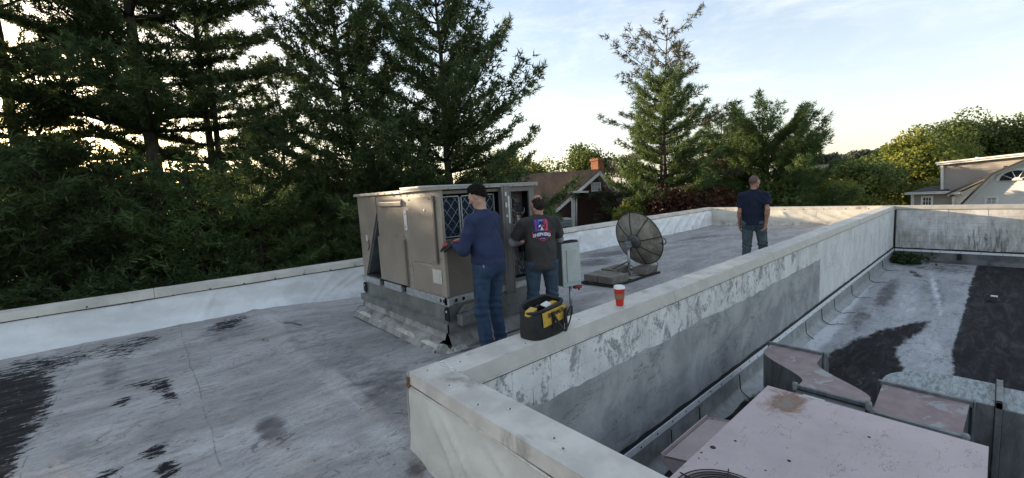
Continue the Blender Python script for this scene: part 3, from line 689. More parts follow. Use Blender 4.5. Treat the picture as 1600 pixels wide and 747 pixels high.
GP = 'tall dark pines behind the left parapet'
# the big row behind the left parapet (u, v of a point of the trunk, optical distance)
pine(foot(236, 250, 15.5), 20.5, 1, 5.0, 'tall pine with the thickest bare trunk showing, left of the twin-trunked one', .45, 1.9, PINE, .05, 15, shape=.55, trunk_r=.36, gap=.10, tip=.22, group=GP)
pine(foot(322, 230, 17.5), 19.5, 2, 3.7, 'tall pine whose trunk splits in two thin stems', .43, 1.9, PINE, .12, 15, shape=.6, trunk_r=.24, forks=1, gap=.06, tip=.3, group=GP)
pine(foot(446, 250, 20.0), 13.2, 3, 3.2, 'smaller pine standing in the gap left of the paired tall pines', .26, 1.7, PINE, .30, 13, shape=.7, trunk_r=.13, tip=.5, group=GP)
pine(foot(569, 260, 16.5), 15.6, 4, 3.7, 'tall loose pine with a curved bare trunk, top touching the picture edge', .38, 1.9, PINE, .22, 15, shape=.62, trunk_r=.22, tip=.5, lean=(-.25, .1), group=GP)
pine(foot(702, 290, 16.0), 14.9, 5, 4.3, 'broad cone shaped pine with a long bough reaching right over the sky', .24, 1.7, PINE, .20, 20, shape=.75, trunk_r=.24, tip=.42, bias=(R(-40), .52, .12), group=GP)
pine(foot(20, 200, 15.0), 17.0, 6, 6.2, 'leftmost tall pine with boughs reaching in from the picture edge', .36, 1.4, PINE, .05, 14, shape=.5, trunk_r=.34, gap=.08, tip=.2, group=GP)
pine(foot(-190, 240, 12.5), 16.0, 7, 5.5, 'tall pine outside the left picture edge', .2, .8, PINE, .05, 16, shape=.55, trunk_r=.3, tip=.2, group=GP)
GL = 'low pines filling in below the tall ones'
for i, (u, v, d, h, sp, se, lab, mt) in enumerate((
        (60, 300, 12.5, 8.3, 3.6, 21, 'low dense dark pine at the far left under the tall ones', PINE),
        (175, 330, 13.5, 7.7, 3.3, 22, 'low pine with bluish boughs beneath the thickest trunk', PINE),
        (300, 330, 14.0, 7.9, 3.3, 23, 'low pine with a pale green bough above the parapet', PINE2),
        (395, 320, 15.0, 8.0, 3.3, 24, 'low spreading pine below the smaller upright one', PINE2),
        (490, 320, 16.5, 8.1, 3.0, 25, 'low bright pine left of the rooftop unit', PINE2),
        (610, 300, 17.5, 8.3, 3.2, 26, 'low pine rising behind the rooftop unit', PINE),
        (760, 295, 17.0, 7.6, 3.0, 27, 'low pine behind the right end of the rooftop unit', PINE),
        (110, 380, 10.8, 4.6, 3.2, 28, 'small dark pine right behind the parapet at the left', PINE),
        (-190, 330, 9.5, 8.4, 4.2, 33, 'unseen low pine added well outside the left picture edge to block sun', PINE),  # out of view, added to keep the low sun off the near roof
        (-420, 330, 7.5, 8.4, 4.2, 34, 'second unseen low pine added outside the left picture edge to block sun', PINE),  # also added unseen as a sun block for the roof
        (-60, 330, 10.5, 7.7, 3.6, 29, 'low pine at the left picture edge', PINE),
        (260, 390, 11.8, 4.2, 2.8, 30, 'small dark pine close behind the parapet, below the twin stems', PINE),
        (420, 370, 14.0, 4.3, 2.8, 31, 'small pine close behind the parapet, left of the roof bend', PINE),
        (530, 370, 16.0, 4.2, 2.6, 32, 'small pine showing just left of the rooftop unit hood', PINE))):
    pine(foot(u, v, d), h, se, sp, lab, .05, 1.15, mt, .12, 15, shape=.50, nee=(9, .22, .044), tip=.25, group=GL)
# dark undergrowth that closes the view under the pines
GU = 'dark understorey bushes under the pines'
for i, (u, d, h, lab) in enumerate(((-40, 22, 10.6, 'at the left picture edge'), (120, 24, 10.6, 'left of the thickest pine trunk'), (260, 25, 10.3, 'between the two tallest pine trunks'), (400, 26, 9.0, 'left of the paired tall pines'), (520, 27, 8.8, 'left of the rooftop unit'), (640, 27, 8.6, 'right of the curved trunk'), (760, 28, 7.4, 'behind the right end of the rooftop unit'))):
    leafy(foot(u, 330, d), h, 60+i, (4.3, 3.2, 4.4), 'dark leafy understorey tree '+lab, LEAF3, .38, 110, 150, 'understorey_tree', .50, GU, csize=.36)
# sunlit leafy trees behind
for (u, v, d, h, cw, se, mt, lab) in ((650, 215, 34, 11.2, 3.4, 71, LEAF2, 'yellow green tree glowing between the two right-hand tall pines'),
        (805, 235, 40, 11.2, 3.9, 72, LEAF2, 'yellow green tree left of the brown roof'),
        (900, 222, 46, 12.4, 3.9, 73, LEAF, 'taller loose green tree behind the brown roof'),
        (855, 262, 38, 9.3, 3.6, 74, LEAF2, 'low yellow green tree just above the brown roof ridge'),
        (500, 230, 40, 9.5, 4.0, 75, LEAF2, 'sunlit tree glimpsed between the curved trunk and the small pine'),
        (390, 240, 42, 8.8, 4.0, 76, LEAF2, 'sunlit tree glimpsed right of the twin stems'),
        (150, 230, 42, 8.6, 4.4, 77, LEAF2, 'sunlit tree glimpsed left of the thickest trunk')):
    leafy(foot(u, v, d), h, se, (cw, cw*.9, h*.36), lab, mt, .26, 80, 130, 'leafy_tree', .62, csize=.30)
pine(foot(800, 285, 24), 6.9, 41, 2.4, 'low dark evergreen in front of the brown roof', .05, 1.0, PINE, .1, 12, shape=.6)
# middle group
pine(foot(1024, 300, 30), 17.2, 42, 5.0, 'tall sparse half bare spruce with drooping brown sprays', .12, .62, SPRUCE, .26, 15, nee=(14, .30, .055), shape=.50, trunk_r=.17, name='spruce_tree', tip=.18, droop=.10, gap=.08, sub=.55, lean=(.5, -.6), ragged=.85)
pine(foot(1043, 300, 24.5), 12.7, 43, 3.6, 'bright green pine in front of the tall sparse spruce', .10, 2.0, PINE2, .12, 19, nee=(14, .24, .042), shape=.66, tip=.35)
pine(foot(1200, 300, 27), 9.5, 44, 4.4, 'spreading pine with upswept boughs behind the man in the dark polo', .12, 2.3, PINE2, .16, 20, nee=(13, .25, .044), shape=.30, tip=.40, trunk_r=.2)
pine(foot(1128, 290, 31), 11.0, 45, 3.4, 'slim pine between the bright green pine and the spreading one', .2, 1.3, PINE2, .35, 14, nee=(12, .26, .042), shape=.6, tip=.5)
pine(foot(972, 290, 28), 8.6, 46, 2.6, 'low brownish spruce beside the brick gable', .08, .9, SPRUCE, .1, 14, nee=(10, .2, .035), shape=.8, name='spruce_tree', droop=.1)
leafy(foot(1060, 300, 21.5), 7.3, 81, (2.3, 2.0, 2.5), 'dark red leaved tree below the bright green pine', MAPLE, .17, 70, 150, 'red_leaved_tree', .60, 'dark red leaved trees', csize=.34)
leafy(foot(1125, 300, 22.5), 7.1, 82, (2.3, 2.0, 2.4), 'rusty red leaved tree left of the man in the dark polo', MAPLE, .17, 70, 150, 'red_leaved_tree', .60, 'dark red leaved trees', csize=.34)
leafy(foot(985, 310, 22), 6.6, 83, (1.5, 1.4, 2.2), 'small yellow green tree in front of the brick gable', LEAF2, .16, 40, 120, 'leafy_tree', .62)
for (u, v, d, h, cw, se, mt, lab) in ((1215, 310, 24, 7.0, 2.2, 91, LEAF, 'low green bushy tree right behind the man in the dark polo'),
        (1270, 300, 30, 8.1, 2.7, 92, LEAF2, 'yellow green tree right of the spreading pine'),
        (1320, 305, 34, 7.9, 3.4, 93, LEAF, 'rounded green tree above the far corner of the roof'),
        (1375, 300, 38, 8.6, 3.4, 94, LEAF, 'green tree left of the large pale leafy one'),
        (1425, 250, 42, 10.6, 4.2, 95, LEAF2, 'large pale green tree left of the white house'),
        (1485, 225, 50, 13.2, 5.2, 96, LEAF, 'tallest broad tree behind the white house'),
        (1570, 225, 50, 13.0, 5.4, 97, LEAF, 'broad tree behind the right of the white house'),
        (1660, 230, 50, 12.6, 5.5, 98, LEAF, 'broad tree at the right picture edge'),
        (1395, 255, 52, 10.8, 3.6, 99, LEAF, 'darker rounded tree at the left end of the leafy row'),
        (1455, 300, 36, 6.3, 2.2, 100, LEAF2, 'low pale tree against the porch of the white house'),
        (1750, 260, 45, 11.0, 5.5, 101, LEAF, 'tree outside the right picture edge')):
    leafy(foot(u, v, d), h, se, (cw, cw, h*.40), lab, mt, .30 if d > 40 else .24, 110 if d > 40 else 80, 150, 'leafy_tree', .60, csize=.27, lumps=8)
# far hillside
hm = leaf_mat('haze_tinted_leaves', (.060, .075, .060), (.10, .12, .09), .2)  # distance haze is tinted into the leaf colour
def hill(x, y): return -5+13*np.exp(-((x-250)/90)**2-((y-20)/110)**2)
X, Y = np.meshgrid(np.linspace(120, 420, 61), np.linspace(-260, 300, 71), indexing='ij'); X = X.ravel(); Y = Y.ravel()
i, j = np.meshgrid(np.arange(60), np.arange(70), indexing='ij'); b = (i*71+j).ravel()
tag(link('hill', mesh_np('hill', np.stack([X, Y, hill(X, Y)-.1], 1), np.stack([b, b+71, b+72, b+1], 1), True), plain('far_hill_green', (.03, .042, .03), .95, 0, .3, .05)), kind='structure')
r_ = np.random.default_rng(5)
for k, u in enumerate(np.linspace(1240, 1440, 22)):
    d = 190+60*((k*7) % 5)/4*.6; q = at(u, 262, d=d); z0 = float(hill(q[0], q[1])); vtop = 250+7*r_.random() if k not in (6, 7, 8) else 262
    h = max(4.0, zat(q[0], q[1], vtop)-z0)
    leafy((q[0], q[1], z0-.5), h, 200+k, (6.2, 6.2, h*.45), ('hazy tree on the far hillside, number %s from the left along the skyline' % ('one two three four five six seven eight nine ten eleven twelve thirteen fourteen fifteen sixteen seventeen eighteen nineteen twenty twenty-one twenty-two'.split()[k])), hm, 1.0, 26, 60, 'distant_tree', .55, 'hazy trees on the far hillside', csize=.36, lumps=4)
FW = plain('far_house_wall', (.62, .58, .52), .8, 0, .1, .5); FR = plain('far_house_roof', (.16, .11, .10), .8, 0, .2, .5)
for k, (u, v, w, d, lab) in enumerate(((1320, 263, 6, 170, 'small pale far house, left of the pair on the hillside'), (1338, 266, 9, 165, 'small far house with a long brown roof on the hillside'), (1368, 266, 7, 175, 'small far house at the right of those on the hillside'))):
    q = at(u, v, d=d); zt = float(q[2]); hh = empty('distant_house', (q[0], q[1], zt-5), 0, lab, 'house', 'far houses on the hillside')
    x, y = float(q[0]), float(q[1]); e = [(x, y-w/2, zt-5), (x, y+w/2, zt-5), (x, y+w/2, zt-1.6), (x, y, zt), (x, y-w/2, zt-1.6)]
    MB().box((x, y-w/2, zt-5), (x+8, y+w/2, zt-1.6)).prism([(x, y-w/2, zt-1.6), (x, y+w/2, zt-1.6), (x, y, zt)], (8, 0, 0)).build('wall', FW, hh)
    for sg in (-1, 1): MB().prism([(x-.3, y, zt+.25), (x-.3, y, zt), (x-.3, y+sg*(w/2+.4), zt-1.8), (x-.3, y+sg*(w/2+.4), zt-1.5)], (8.6, 0, 0)).build('roof', FR, hh)
    for sg in (-1, 1): MB().box((x-.05, y+sg*w*.22-.5, zt-3.4), (x+.02, y+sg*w*.22+.5, zt-2.1)).build('window', GRIM, hh)
# ------------------------------------------------------------------ rooftop unit on its curb
X0, X1, Y0, Y1, ZB, ZT = 2.46, 3.90, 4.05, 6.48, .555, 1.795
TAN = plain('taupe_cabinet_paint', (.27, .228, .185), .42, 0, .10, 3, .10, 30, .003, .22, (.10, .085, .07))
TANL = plain('faded_taupe_paint', (.31, .27, .225), .45, 0, .10, 4, .10, 30, .003, .30, (.11, .09, .075))
TAND = plain('dark_taupe_paint', (.150, .130, .112), .45, 0, .12, 4, .1, 30, .003, .2, (.05, .045, .04))
GALV = plain('galvanised_steel', (.42, .44, .45), .38, .55, .18, 14, .12, 40, .002, .25, (.16, .15, .13))
GALD = plain('weathered_galvanised_curb', (.20, .205, .195), .5, .35, .22, 5, .25, 20, .004, .45, (.09, .085, .075))
INS = plain('blue_grey_inner_panel', (.11, .13, .145), .6, .1, .2, 6)
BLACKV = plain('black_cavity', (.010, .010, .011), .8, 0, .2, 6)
STICK = plain('faded_sticker', (.50, .48, .43), .6, 0, .12, 30, .05)
WHITEP = plain('white_plastic', (.62, .62, .60), .5, 0, .08, 30)
rt = empty('rooftop_unit', ((X0+X1)/2, (Y0+Y1)/2, 0), 0, 'large taupe rooftop air handling unit on its metal curb with open panels', 'rooftop unit')
# shell: floor, back, far end, inner partitions
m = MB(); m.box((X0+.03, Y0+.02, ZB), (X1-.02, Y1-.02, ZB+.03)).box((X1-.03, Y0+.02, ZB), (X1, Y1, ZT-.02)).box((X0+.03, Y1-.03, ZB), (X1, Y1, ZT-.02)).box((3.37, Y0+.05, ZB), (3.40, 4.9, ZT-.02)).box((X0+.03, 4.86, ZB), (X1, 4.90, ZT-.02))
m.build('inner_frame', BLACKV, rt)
XF = X0                                   # left face, panels 18 mm thick
def lpanel(name, pts, mat, out=0.0, t=.018, bev=.004, label=None):
    m = MB(); m.prism([(XF+t-out, y, z) for y, z in pts], (-t, 0, 0)); return m.build(name, mat, rt, bev, 2, label=label)
lpanel('hood_side_panel', [(6.46, ZB), (6.46, ZT), (5.79, ZT), (5.79, 1.53), (6.37, ZB+.02), (6.37, ZB)], TAN)
m = MB(); m.prism([(X0+.02, 5.80, 1.50), (X0+.02, 6.36, ZB+.03), (X0+.02, 6.33, ZB+.03), (X0+.02, 5.80, 1.44)], (.9, .05, 0)).box((X0+.5, 5.77, ZB+.03), (X0+.52, 6.42, 1.7)); m.build('hood_baffle', INS, rt)
lpanel('side_panel', [(5.765, 1.18), (5.765, ZT), (4.965, ZT), (4.965, 1.18)], TAN)
m = MB(); m.prism([(XF, 5.66, 1.70), (XF, 5.66, 1.60), (XF-.03, 5.66, 1.61), (XF-.03, 5.66, 1.665)], (0, -.70, 0)); m.build('rain_lip', TAN, rt, .006, 2)
lpanel('lower_access_door', [(5.775, ZB+.02), (5.775, 1.19), (4.93, 1.19), (4.93, ZB+.02)], TAN, .022, .03, .006)
MB().box((XF-.034, 4.925, ZB+.04), (XF-.02, 4.965, 1.18)).build('door_edge', TAND, rt)
lpanel('corner_post', [(4.96, ZB), (4.96, ZT), (4.82, ZT), (4.82, ZB)], TANL, .004)
lpanel('front_side_panel', [(4.815, ZB), (4.815, ZT), (Y0+.05, ZT), (Y0+.05, ZB)], TANL)
lpanel('filter_access_door', [(4.78, .93), (4.78, 1.715), (4.19, 1.715), (4.19, .93)], TAN, .028, .026, .008)
MB().box((XF-.03, 4.163, .935), (XF-.012, 4.187, 1.71)).build('door_edge', TAND, rt)
lpanel('lower_side_panel', [(4.79, ZB+.01), (4.79, .90), (4.16, .90), (4.16, ZB+.01)], TAN, .003, .01)
m = MB(); m.box((XF-.007, 4.13, .70), (XF-.0055, 4.33, .865)); m.build('rating_sticker', STICK, rt)
m = MB(); m.box((XF-.018, 4.855, 1.30), (XF-.004, 4.925, 1.55)); m.build('latch_plate', WHITEP, rt, .004)
for z in (1.345, 1.505): m = MB().lathe([(0, .004), (.009, .003), (.012, 0)], (XF-.018, 4.89, z), (-1, 0, 0), 10); m.build('latch_screw', SCREW, rt)
m = MB(); m.box((XF-.004, 6.195, 1.10), (XF-.002, 6.245, 1.19)); m.build('warning_label', WHITEP, rt)
m = MB(); m.tube([(XF-.012, 6.15, 1.12), (XF-.014, 6.13, 1.02), (XF-.012, 6.20, .96)], .008, 6); m.build('pull_wire', TAND, rt)
sp = [(y, z) for y in (5.74, 5.2, 4.99) for z in (1.74, 1.22)]+[(5.74, 1.62), (5.74, 1.4), (5.72, 1.05), (4.98, 1.06), (4.97, .72), (4.97, .62), (4.87, .85), (4.87, .72), (4.87, .64), (4.60, ZB+.025), (4.42, ZB+.025), (4.2, ZB+.03), (4.15, 1.65), (4.12, 1.0), (6.43, 1.7), (6.43, 1.2), (6.0, 1.74), (6.2, 1.74), (6.1, 1.3), (6.02, 1.05), (6.3, .9), (4.6, 1.74), (4.3, 1.74), (4.74, 1.68), (4.24, 1.68), (4.74, .96), (4.24, .96)]
screws([(XF-.004 if not (4.19 < y < 4.78 and z > .92) else XF-.03, y, z) for y, z in sp], (-1, 0, 0), rt, .009)
MB().lathe([(0, .006), (.016, .005), (.02, 0)], (XF-.028, 4.37, 1.55), (-1, 0, 0), 10).build('knockout_plug', WHITEP, rt)
# right face (towards the long wall)
YF = Y0
MB().box((X0-.005, YF-.003, ZB), (X0+.035, YF+.05, ZT)).build('corner_post', TANL, rt, .004, 2)
MB().box((X0+.036, YF+.004, ZB), (3.30, YF+.02, 1.19)).build('lower_front_panel', TAND, rt, .004, 2)
MB().box((X0+.036, YF-.004, 1.18), (3.30, YF+.03, 1.215)).build('sill_rail', TAND, rt, .003)
MB().box((X0+.036, YF+.0, 1.722), (3.30, YF+.03, 1.76)).build('head_rail', TAND, rt, .003)
DOORM = plain('grey_door_panel', (.15, .145, .14), .4, .1, .12, 5, .1, 30, .003, .2, (.07, .065, .06))
m = MB(); m.box((3.30, YF-.05, .44), (3.335, YF+.02, ZT-.005)).box((3.335, YF-.055, .44), (3.42, YF-.035, ZT-.005)).box((3.42, YF-.06, .43), (3.44, YF+.0, ZT-.01)); m.build('hinged_control_door', DOORM, rt, .004, 2)
for z0_, z1_, x in ((1.66, 1.71, 3.36), (1.52, 1.58, 3.36), (1.40, 1.43, 3.365), (1.32, 1.66, 3.403)): MB().box((x-.012, YF-.059, z0_), (x+.012, YF-.0555, z1_)).build('label_strip', WHITEP, rt)
MB().box((3.80, YF-.0, ZB), (X1, YF+.03, ZT-.005)).box((3.44, YF, ZB), (3.80, YF+.03, ZB+.04)).box((3.44, YF, 1.71), (3.80, YF+.03, ZT-.005)).build('control_box_frame', DOORM, rt, .003)
MB().box((3.40, YF+.20, ZB+.03), (3.86, YF+.22, 1.72)).box((3.44, YF+.17, .62), (3.52, YF+.20, .95)).build('control_back_plate', INS, rt)
for (x, z, w, h) in ((3.52, 1.50, .10, .12), (3.66, 1.52, .08, .10), (3.56, 1.30, .09, .08), (3.70, 1.28, .07, .12), (3.60, 1.05, .14, .10), (3.74, .90, .08, .14)):
    MB().box((x, YF+.14, z), (x+w, YF+.20, z+h)).build('relay', [DOORM, WHITEP, BLACKV][int(x*100+z*10) % 3], rt, .004)
WM = [plain('wire_'+k, c, .5, 0, .1, 30) for k, c in (('black', (.02, .02, .02)), ('red', (.28, .04, .03)), ('grey', (.36, .36, .36)), ('brown', (.16, .08, .05)), ('tan', (.40, .31, .22)))]
rw = random.Random(4)
for k in range(26):
    x = 3.50+.22*rw.random(); z = .75+.92*rw.random(); pts = []
    for i in range(7): pts.append((x, YF+.05+.10*rw.random(), z)); x = min(3.78, max(3.47, x+rw.uniform(-.09, .09))); z = min(1.69, max(.62, z+rw.uniform(-.13, .10)))
    P = [Vector(p) for p in pts]; Q = []
    for i in range(len(P)-1):
        for q in (0, .33, .66):
            a, b, c, d = P[max(i-1, 0)], P[i], P[i+1], P[min(i+2, len(P)-1)]
            Q.append(.5*((2*b)+(c-a)*q+(2*a-5*b+4*c-d)*q*q+(3*b-a-3*c+d)*q**3))
    MB().tube(Q, .0042, 5).build('wire', WM[k % 5], rt)
# two framed pleated filters
FILT = plain('pleated_filter_media', (.030, .050, .085), .8, 0, .3, 30, .3, 80)
LAT = plain('filter_lattice', (.36, .38, .40), .4, .4, .1, 30)
for (xa, xb) in ((2.52, 2.755), (2.775, 3.01), (3.03, 3.27)):
    za, zb, yy = 1.225, 1.70, YF+.075; m = MB(); npl = 22
    for i in range(npl):
        z = za+(zb-za)*i/npl; h = (zb-za)/npl; m._add([(xa, yy+.03, z), (xb, yy+.03, z), (xb, yy+.012, z+h/2), (xa, yy+.012, z+h/2), (xb, yy+.03, z+h), (xa, yy+.03, z+h)], [(0, 1, 2, 3), (3, 2, 4, 5)])
    fo = m.build('filter', FILT, rt)
    m = MB(); w = .012
    m.box((xa, yy-.012, za), (xa+w, yy+.01, zb)).box((xb-w, yy-.012, za), (xb, yy+.01, zb)).box((xa, yy-.012, za), (xb, yy+.01, za+w)).box((xa, yy-.012, zb-w), (xb, yy+.01, zb)); m.build('filter_frame', LAT, rt)
    pitch = .118; m = MB()
    for sg in (1, -1):
        c = -2.0
        while c < 2.0:
            # strip z-za = sg*(x-xa)*1.0 + c clipped to the frame
            pts = []
            for x in np.linspace(xa+.004, xb-.004, 60):
                z = za+sg*(x-xa)*1.25+c
                if za+.004 < z < zb-.004: pts.append((x, yy-.004-.002*sg, z))
            if len(pts) > 1: m.tube([pts[0], pts[-1]], .0036, 4)
            c += pitch*1.25
    m.build('wire_lattice', LAT, rt)
# lids
LID = plain('grey_lid_metal', (.30, .29, .27), .45, .15, .15, 3, .15, 14, .006, .35, (.12, .11, .09))
m = MB(); m.box((X0-.035, 4.86, ZT-.002), (X1+.03, Y1+.035, ZT+.012)).box((X0-.035, 4.86, ZT-.028), (X0-.03, Y1+.035, ZT)).box((X0-.035, Y1+.03, ZT-.028), (X1+.03, Y1+.035, ZT)); m.build('lid', LID, rt, .003)
m = MB(); m.box((X0-.04, Y0-.04, ZT+.004), (X1+.04, 4.90, ZT+.024)).box((X0-.04, Y0-.04, ZT-.022), (X1+.04, Y0-.035, ZT+.004)).box((X0-.04, Y0-.04, ZT-.022), (X0-.035, 4.90, ZT+.004)); m.build('lid', LID, rt, .003)
m = MB(); m.box((X0+.02, 4.55, ZT+.024), (X0+.9, 5.05, ZT+.045)); m.build('lid_flashing', GALV, rt, .004)
screws([(X0-.037, y, ZT-.012) for y in np.arange(4.95, 6.4, .22)], (-1, 0, 0), rt, .008)
screws([(x, Y0-.042, ZT-.010) for x in np.arange(2.55, 3.9, .19)], (0, -1, 0), rt, .008)
# base rail with fork slots
for (ya, yb) in ((4.00, 5.02), (5.17, 5.70), (5.86, 6.50)): MB().box((X0-.02, ya, .472), (X0+.04, yb, ZB-.002)).box((X0-.028, ya, .466), (X0+.0, yb, .474)).build('base_rail', GALV, rt, .003)
for (ya, yb) in ((5.02, 5.17), (5.70, 5.86)): MB().box((X0-.018, ya, .545), (X0+.04, yb, ZB-.002)).box((X0+.03, ya, .472), (X0+.04, yb, .545)).build('fork_slot', BLACKV, rt)
MB().box((X0-.02, Y0-.02, .472), (X1+.02, Y0+.04, ZB-.002)).build('base_rail', GALV, rt, .003)
MB().box((X1-.04, Y0, .472), (X1+.02, Y1+.02, ZB-.002)).build('base_rail', GALV, rt, .003)
for (c, ax) in (((X0-.021, 4.10, .512), (-1, 0, 0)), ((X0-.021, 4.17, .512), (-1, 0, 0)), ((2.56, Y0-.021, .512), (0, -1, 0)), ((2.66, Y0-.021, .512), (0, -1, 0)), ((2.98, Y0-.021, .512), (0, -1, 0))):
    MB().lathe([(0, .003), (.020, .002), (.021, 0)], c, ax, 14).build('lifting_hole', BLACKV, rt)
# adapter curb, flared skirts and the roof curb below
m = MB(); m.box((X0+.01, Y0+.01, .27), (X1, Y1, .472)); m.build('adapter_curb', GALD, rt, .004)
def ring(z0, z1, o0, o1, mat, name, t=.012, xa=X0, xb=X1, ya=Y0, yb=Y1):
    m = MB(); m.prism([(xa-o0, ya-o0, z0), (xa-o1, ya-o1, z1), (xa-o1, yb+o1, z1), (xa-o0, yb+o0, z0)], (t, 0, 0)); m.prism([(xa-o0, ya-o0, z0), (xb+o0, ya-o0, z0), (xb+o1, ya-o1, z1), (xa-o1, ya-o1, z1)], (0, t, 0))
    m.prism([(xb+o0, ya-o0, z0), (xb+o1, ya-o1, z1), (xb+o1, yb+o1, z1), (xb+o0, yb+o0, z0)], (-t, 0, 0)); m.build(name, mat, rt)
ring(.262, .275, .055, .0, GALD, 'curb_ledge')
ring(.165, .264, .058, .058, GALD, 'curb_skirt')
m = MB(); m.box((2.53, Y0-.16, .24), (2.95, Y0-.05, .36)).prism([(2.56, Y0-.05, .36), (2.9, Y0-.05, .36), (2.9, Y0-.05, .44), (2.66, Y0-.05, .44)], (0, .05, 0)); m.build('duct_stub', GALD, rt, .004)
for (x, y) in ((X0-.012, Y0+.02), (X0-.012, Y1-.03)):
    m = MB(); m.box((x-.006, y-.045, .29), (x+.006, y+.045, .40)); m.lathe([(.045, -.006), (.045, .006)], (x, y, .40), (1, 0, 0), 16); m.lathe([(0, .0065), (.045, .006)], (x, y, .40), (-1, 0, 0), 16); m.build('lifting_lug', BLACKV, rt)
    MB().lathe([(0, .002), (.014, .001)], (x-.007, y, .395), (-1, 0, 0), 12).build('lug_hole', WHITEP, rt)
MB().box((X0+.06, Y0+.08, -.2), (X1-.06, Y1-.06, .262)).build('roof_curb', BLACKV, rt)
CURBF = plain('tarred_curb_flashing', (.30, .29, .27), .75, 0, .25, 6, .8, 16, .03, .75, (.07, .062, .05))
def cant(u, v):                            # lumpy cant strip along the left side of the curb
    y = 4.06+2.42*u; s = fbm(np.array([[y*3, v*2, 1]]), 8, 4)[0]-.5
    if v < .45: q = v/.45; return (X0-.03-.035*q+.02*s, y, .18-.10*q+.01*s)
    q = (v-.45)/.55; return (X0-.065-.17*q+.03*s, y-.0, .08-.12*q**1.2+.035*math.sin(q*3.1)*(1+2*s))
MB().grid(cant, 90, 18).build('curb_flashing', CURBF, rt)
ROLLM = plain('pale_sealed_edge', (.47, .46, .41), .7, 0, .2, 9, .8, 24, .02, .6, (.12, .10, .08))
pts = []; rr = []
for y in np.linspace(3.98, 6.44, 60): s = fbm(np.array([[y*4, 0, 3]]), 5, 3)[0]-.5; pts.append((X0-.15+.03*s, y, -.005+.02*s)); rr.append(.050+.035*s)
MB().tube(pts, rr, 10).build('sealed_edge', ROLLM, rt)
m = MB()
for k in range(16): c = np.array([2.40+.2*k/16+.03*rng.standard_normal(), 3.98-.05*rng.random(), -.03]); m.lathe([(0, .02+.03*rng.random()), (.03, .015), (.05, 0)], c, (0, 0, 1), 8)
m.build('sealant_lump', ROLLM, rt)
def cant2(u, v):
    x = X0-.02+1.5*u; s = fbm(np.array([[x*3, v*2, 6]]), 8, 4)[0]-.5; return (x, Y0+.02-.10*v**1.3+.03*s, .16-.20*v)
MB().grid(cant2, 50, 10).build('curb_flashing', CURBF, rt)

# ------------------------------------------------------------------ disconnect box on its post
bx, by = 4.22, 3.82
zt_, zb_ = 1.24, .76
zt_ = zat(bx, by-.05, 380); zb_ = zat(bx, by-.05, 445)
BOXG = plain('pale_green_grey_enamel', (.42, .46, .445), .45, 0, .10, 5, .15, 30, .003, .25, (.16, .17, .15))
BOXD = plain('dark_box_side', (.13, .15, .155), .5, .1, .12, 6)
db = empty('disconnect_box', (bx, by, 0), 0, 'pale green electrical disconnect box on a grey pipe post beside the rooftop unit', 'electrical box')
# the box is turned towards the long wall; its door stands proud
fx = Vector((math.cos(R(-100)), math.sin(R(-100)), 0)); sx = Vector((-fx.y, fx.x, 0))
c = Vector((bx, by, (zt_+zb_)/2)); hh = (zt_-zb_)/2
MB().obox(c, fx*.085, sx*.140, (0, 0, hh)).build('enclosure', BOXD, db, .006, 2)
MB().obox(c+fx*.095, fx*.012, sx*.150, (0, 0, hh+.008)).build('door', BOXG, db, .007, 2)
MB().obox(c+fx*.112-Vector((0, 0, .01)), fx*.007, sx*.085, (0, 0, hh*.78)).build('door_panel', BOXG, db, .012, 3)
MB().obox(c+Vector((0, 0, hh+.012)), fx*.10, sx*.14, (0, 0, .008)).build('rain_cap', BLACKV, db, .004)
pl = []
for t in np.linspace(0, 1, 26): pl.append(c+fx*.03+sx*(.165+.012*math.sin(t*22))+Vector((0, 0, hh+.02-(2*hh+.12)*t)))
pl = [c+fx*.03-sx*.10+Vector((0, 0, hh+.025)), c+fx*.03+sx*.08+Vector((0, 0, hh+.03))]+pl
MB().tube(pl, .013, 7).build('tool_lanyard', GRIM, db)
for k, (t, w) in enumerate(((.2, .03), (.45, .024), (.72, .03))):
    MB().obox(c+fx*.04+sx*.175+Vector((0, 0, hh-2*hh*t)), fx*.015, sx*.018, (0, 0, w)).build('clip', [GRIM, WM[1], GRIM][k], db, .005)
MB().obox(c+fx*.05+sx*.13-Vector((0, 0, hh+.045)), fx*.03, sx*.06, (0, 0, .022)).build('handle_grip', WM[1], db, .01, 2)
MB().tube([(bx+.02, by-.03, -.06), (bx+.02, by-.03, zb_)], .022, 12).build('post', GALV, db)
screws([c+fx*.108+sx*s+Vector((0, 0, z)) for s in (-.115, .115) for z in (-hh*.85, hh*.85)], fx, db, .006)
WOOD = plain('weathered_wood', (.20, .16, .11), .8, 0, .25, 9, .4)
q = at(872, 485, -.02); MB_ = MB().obox((3.98, 3.72, .07), (.05, .02, 0), (-.03, .09, 0), (0, 0, .10)); o = MB_.build('wood_block', WOOD, None, .006); tag(o, 'short weathered wood block standing behind the tool bag, by the electrical post', 'wood block')

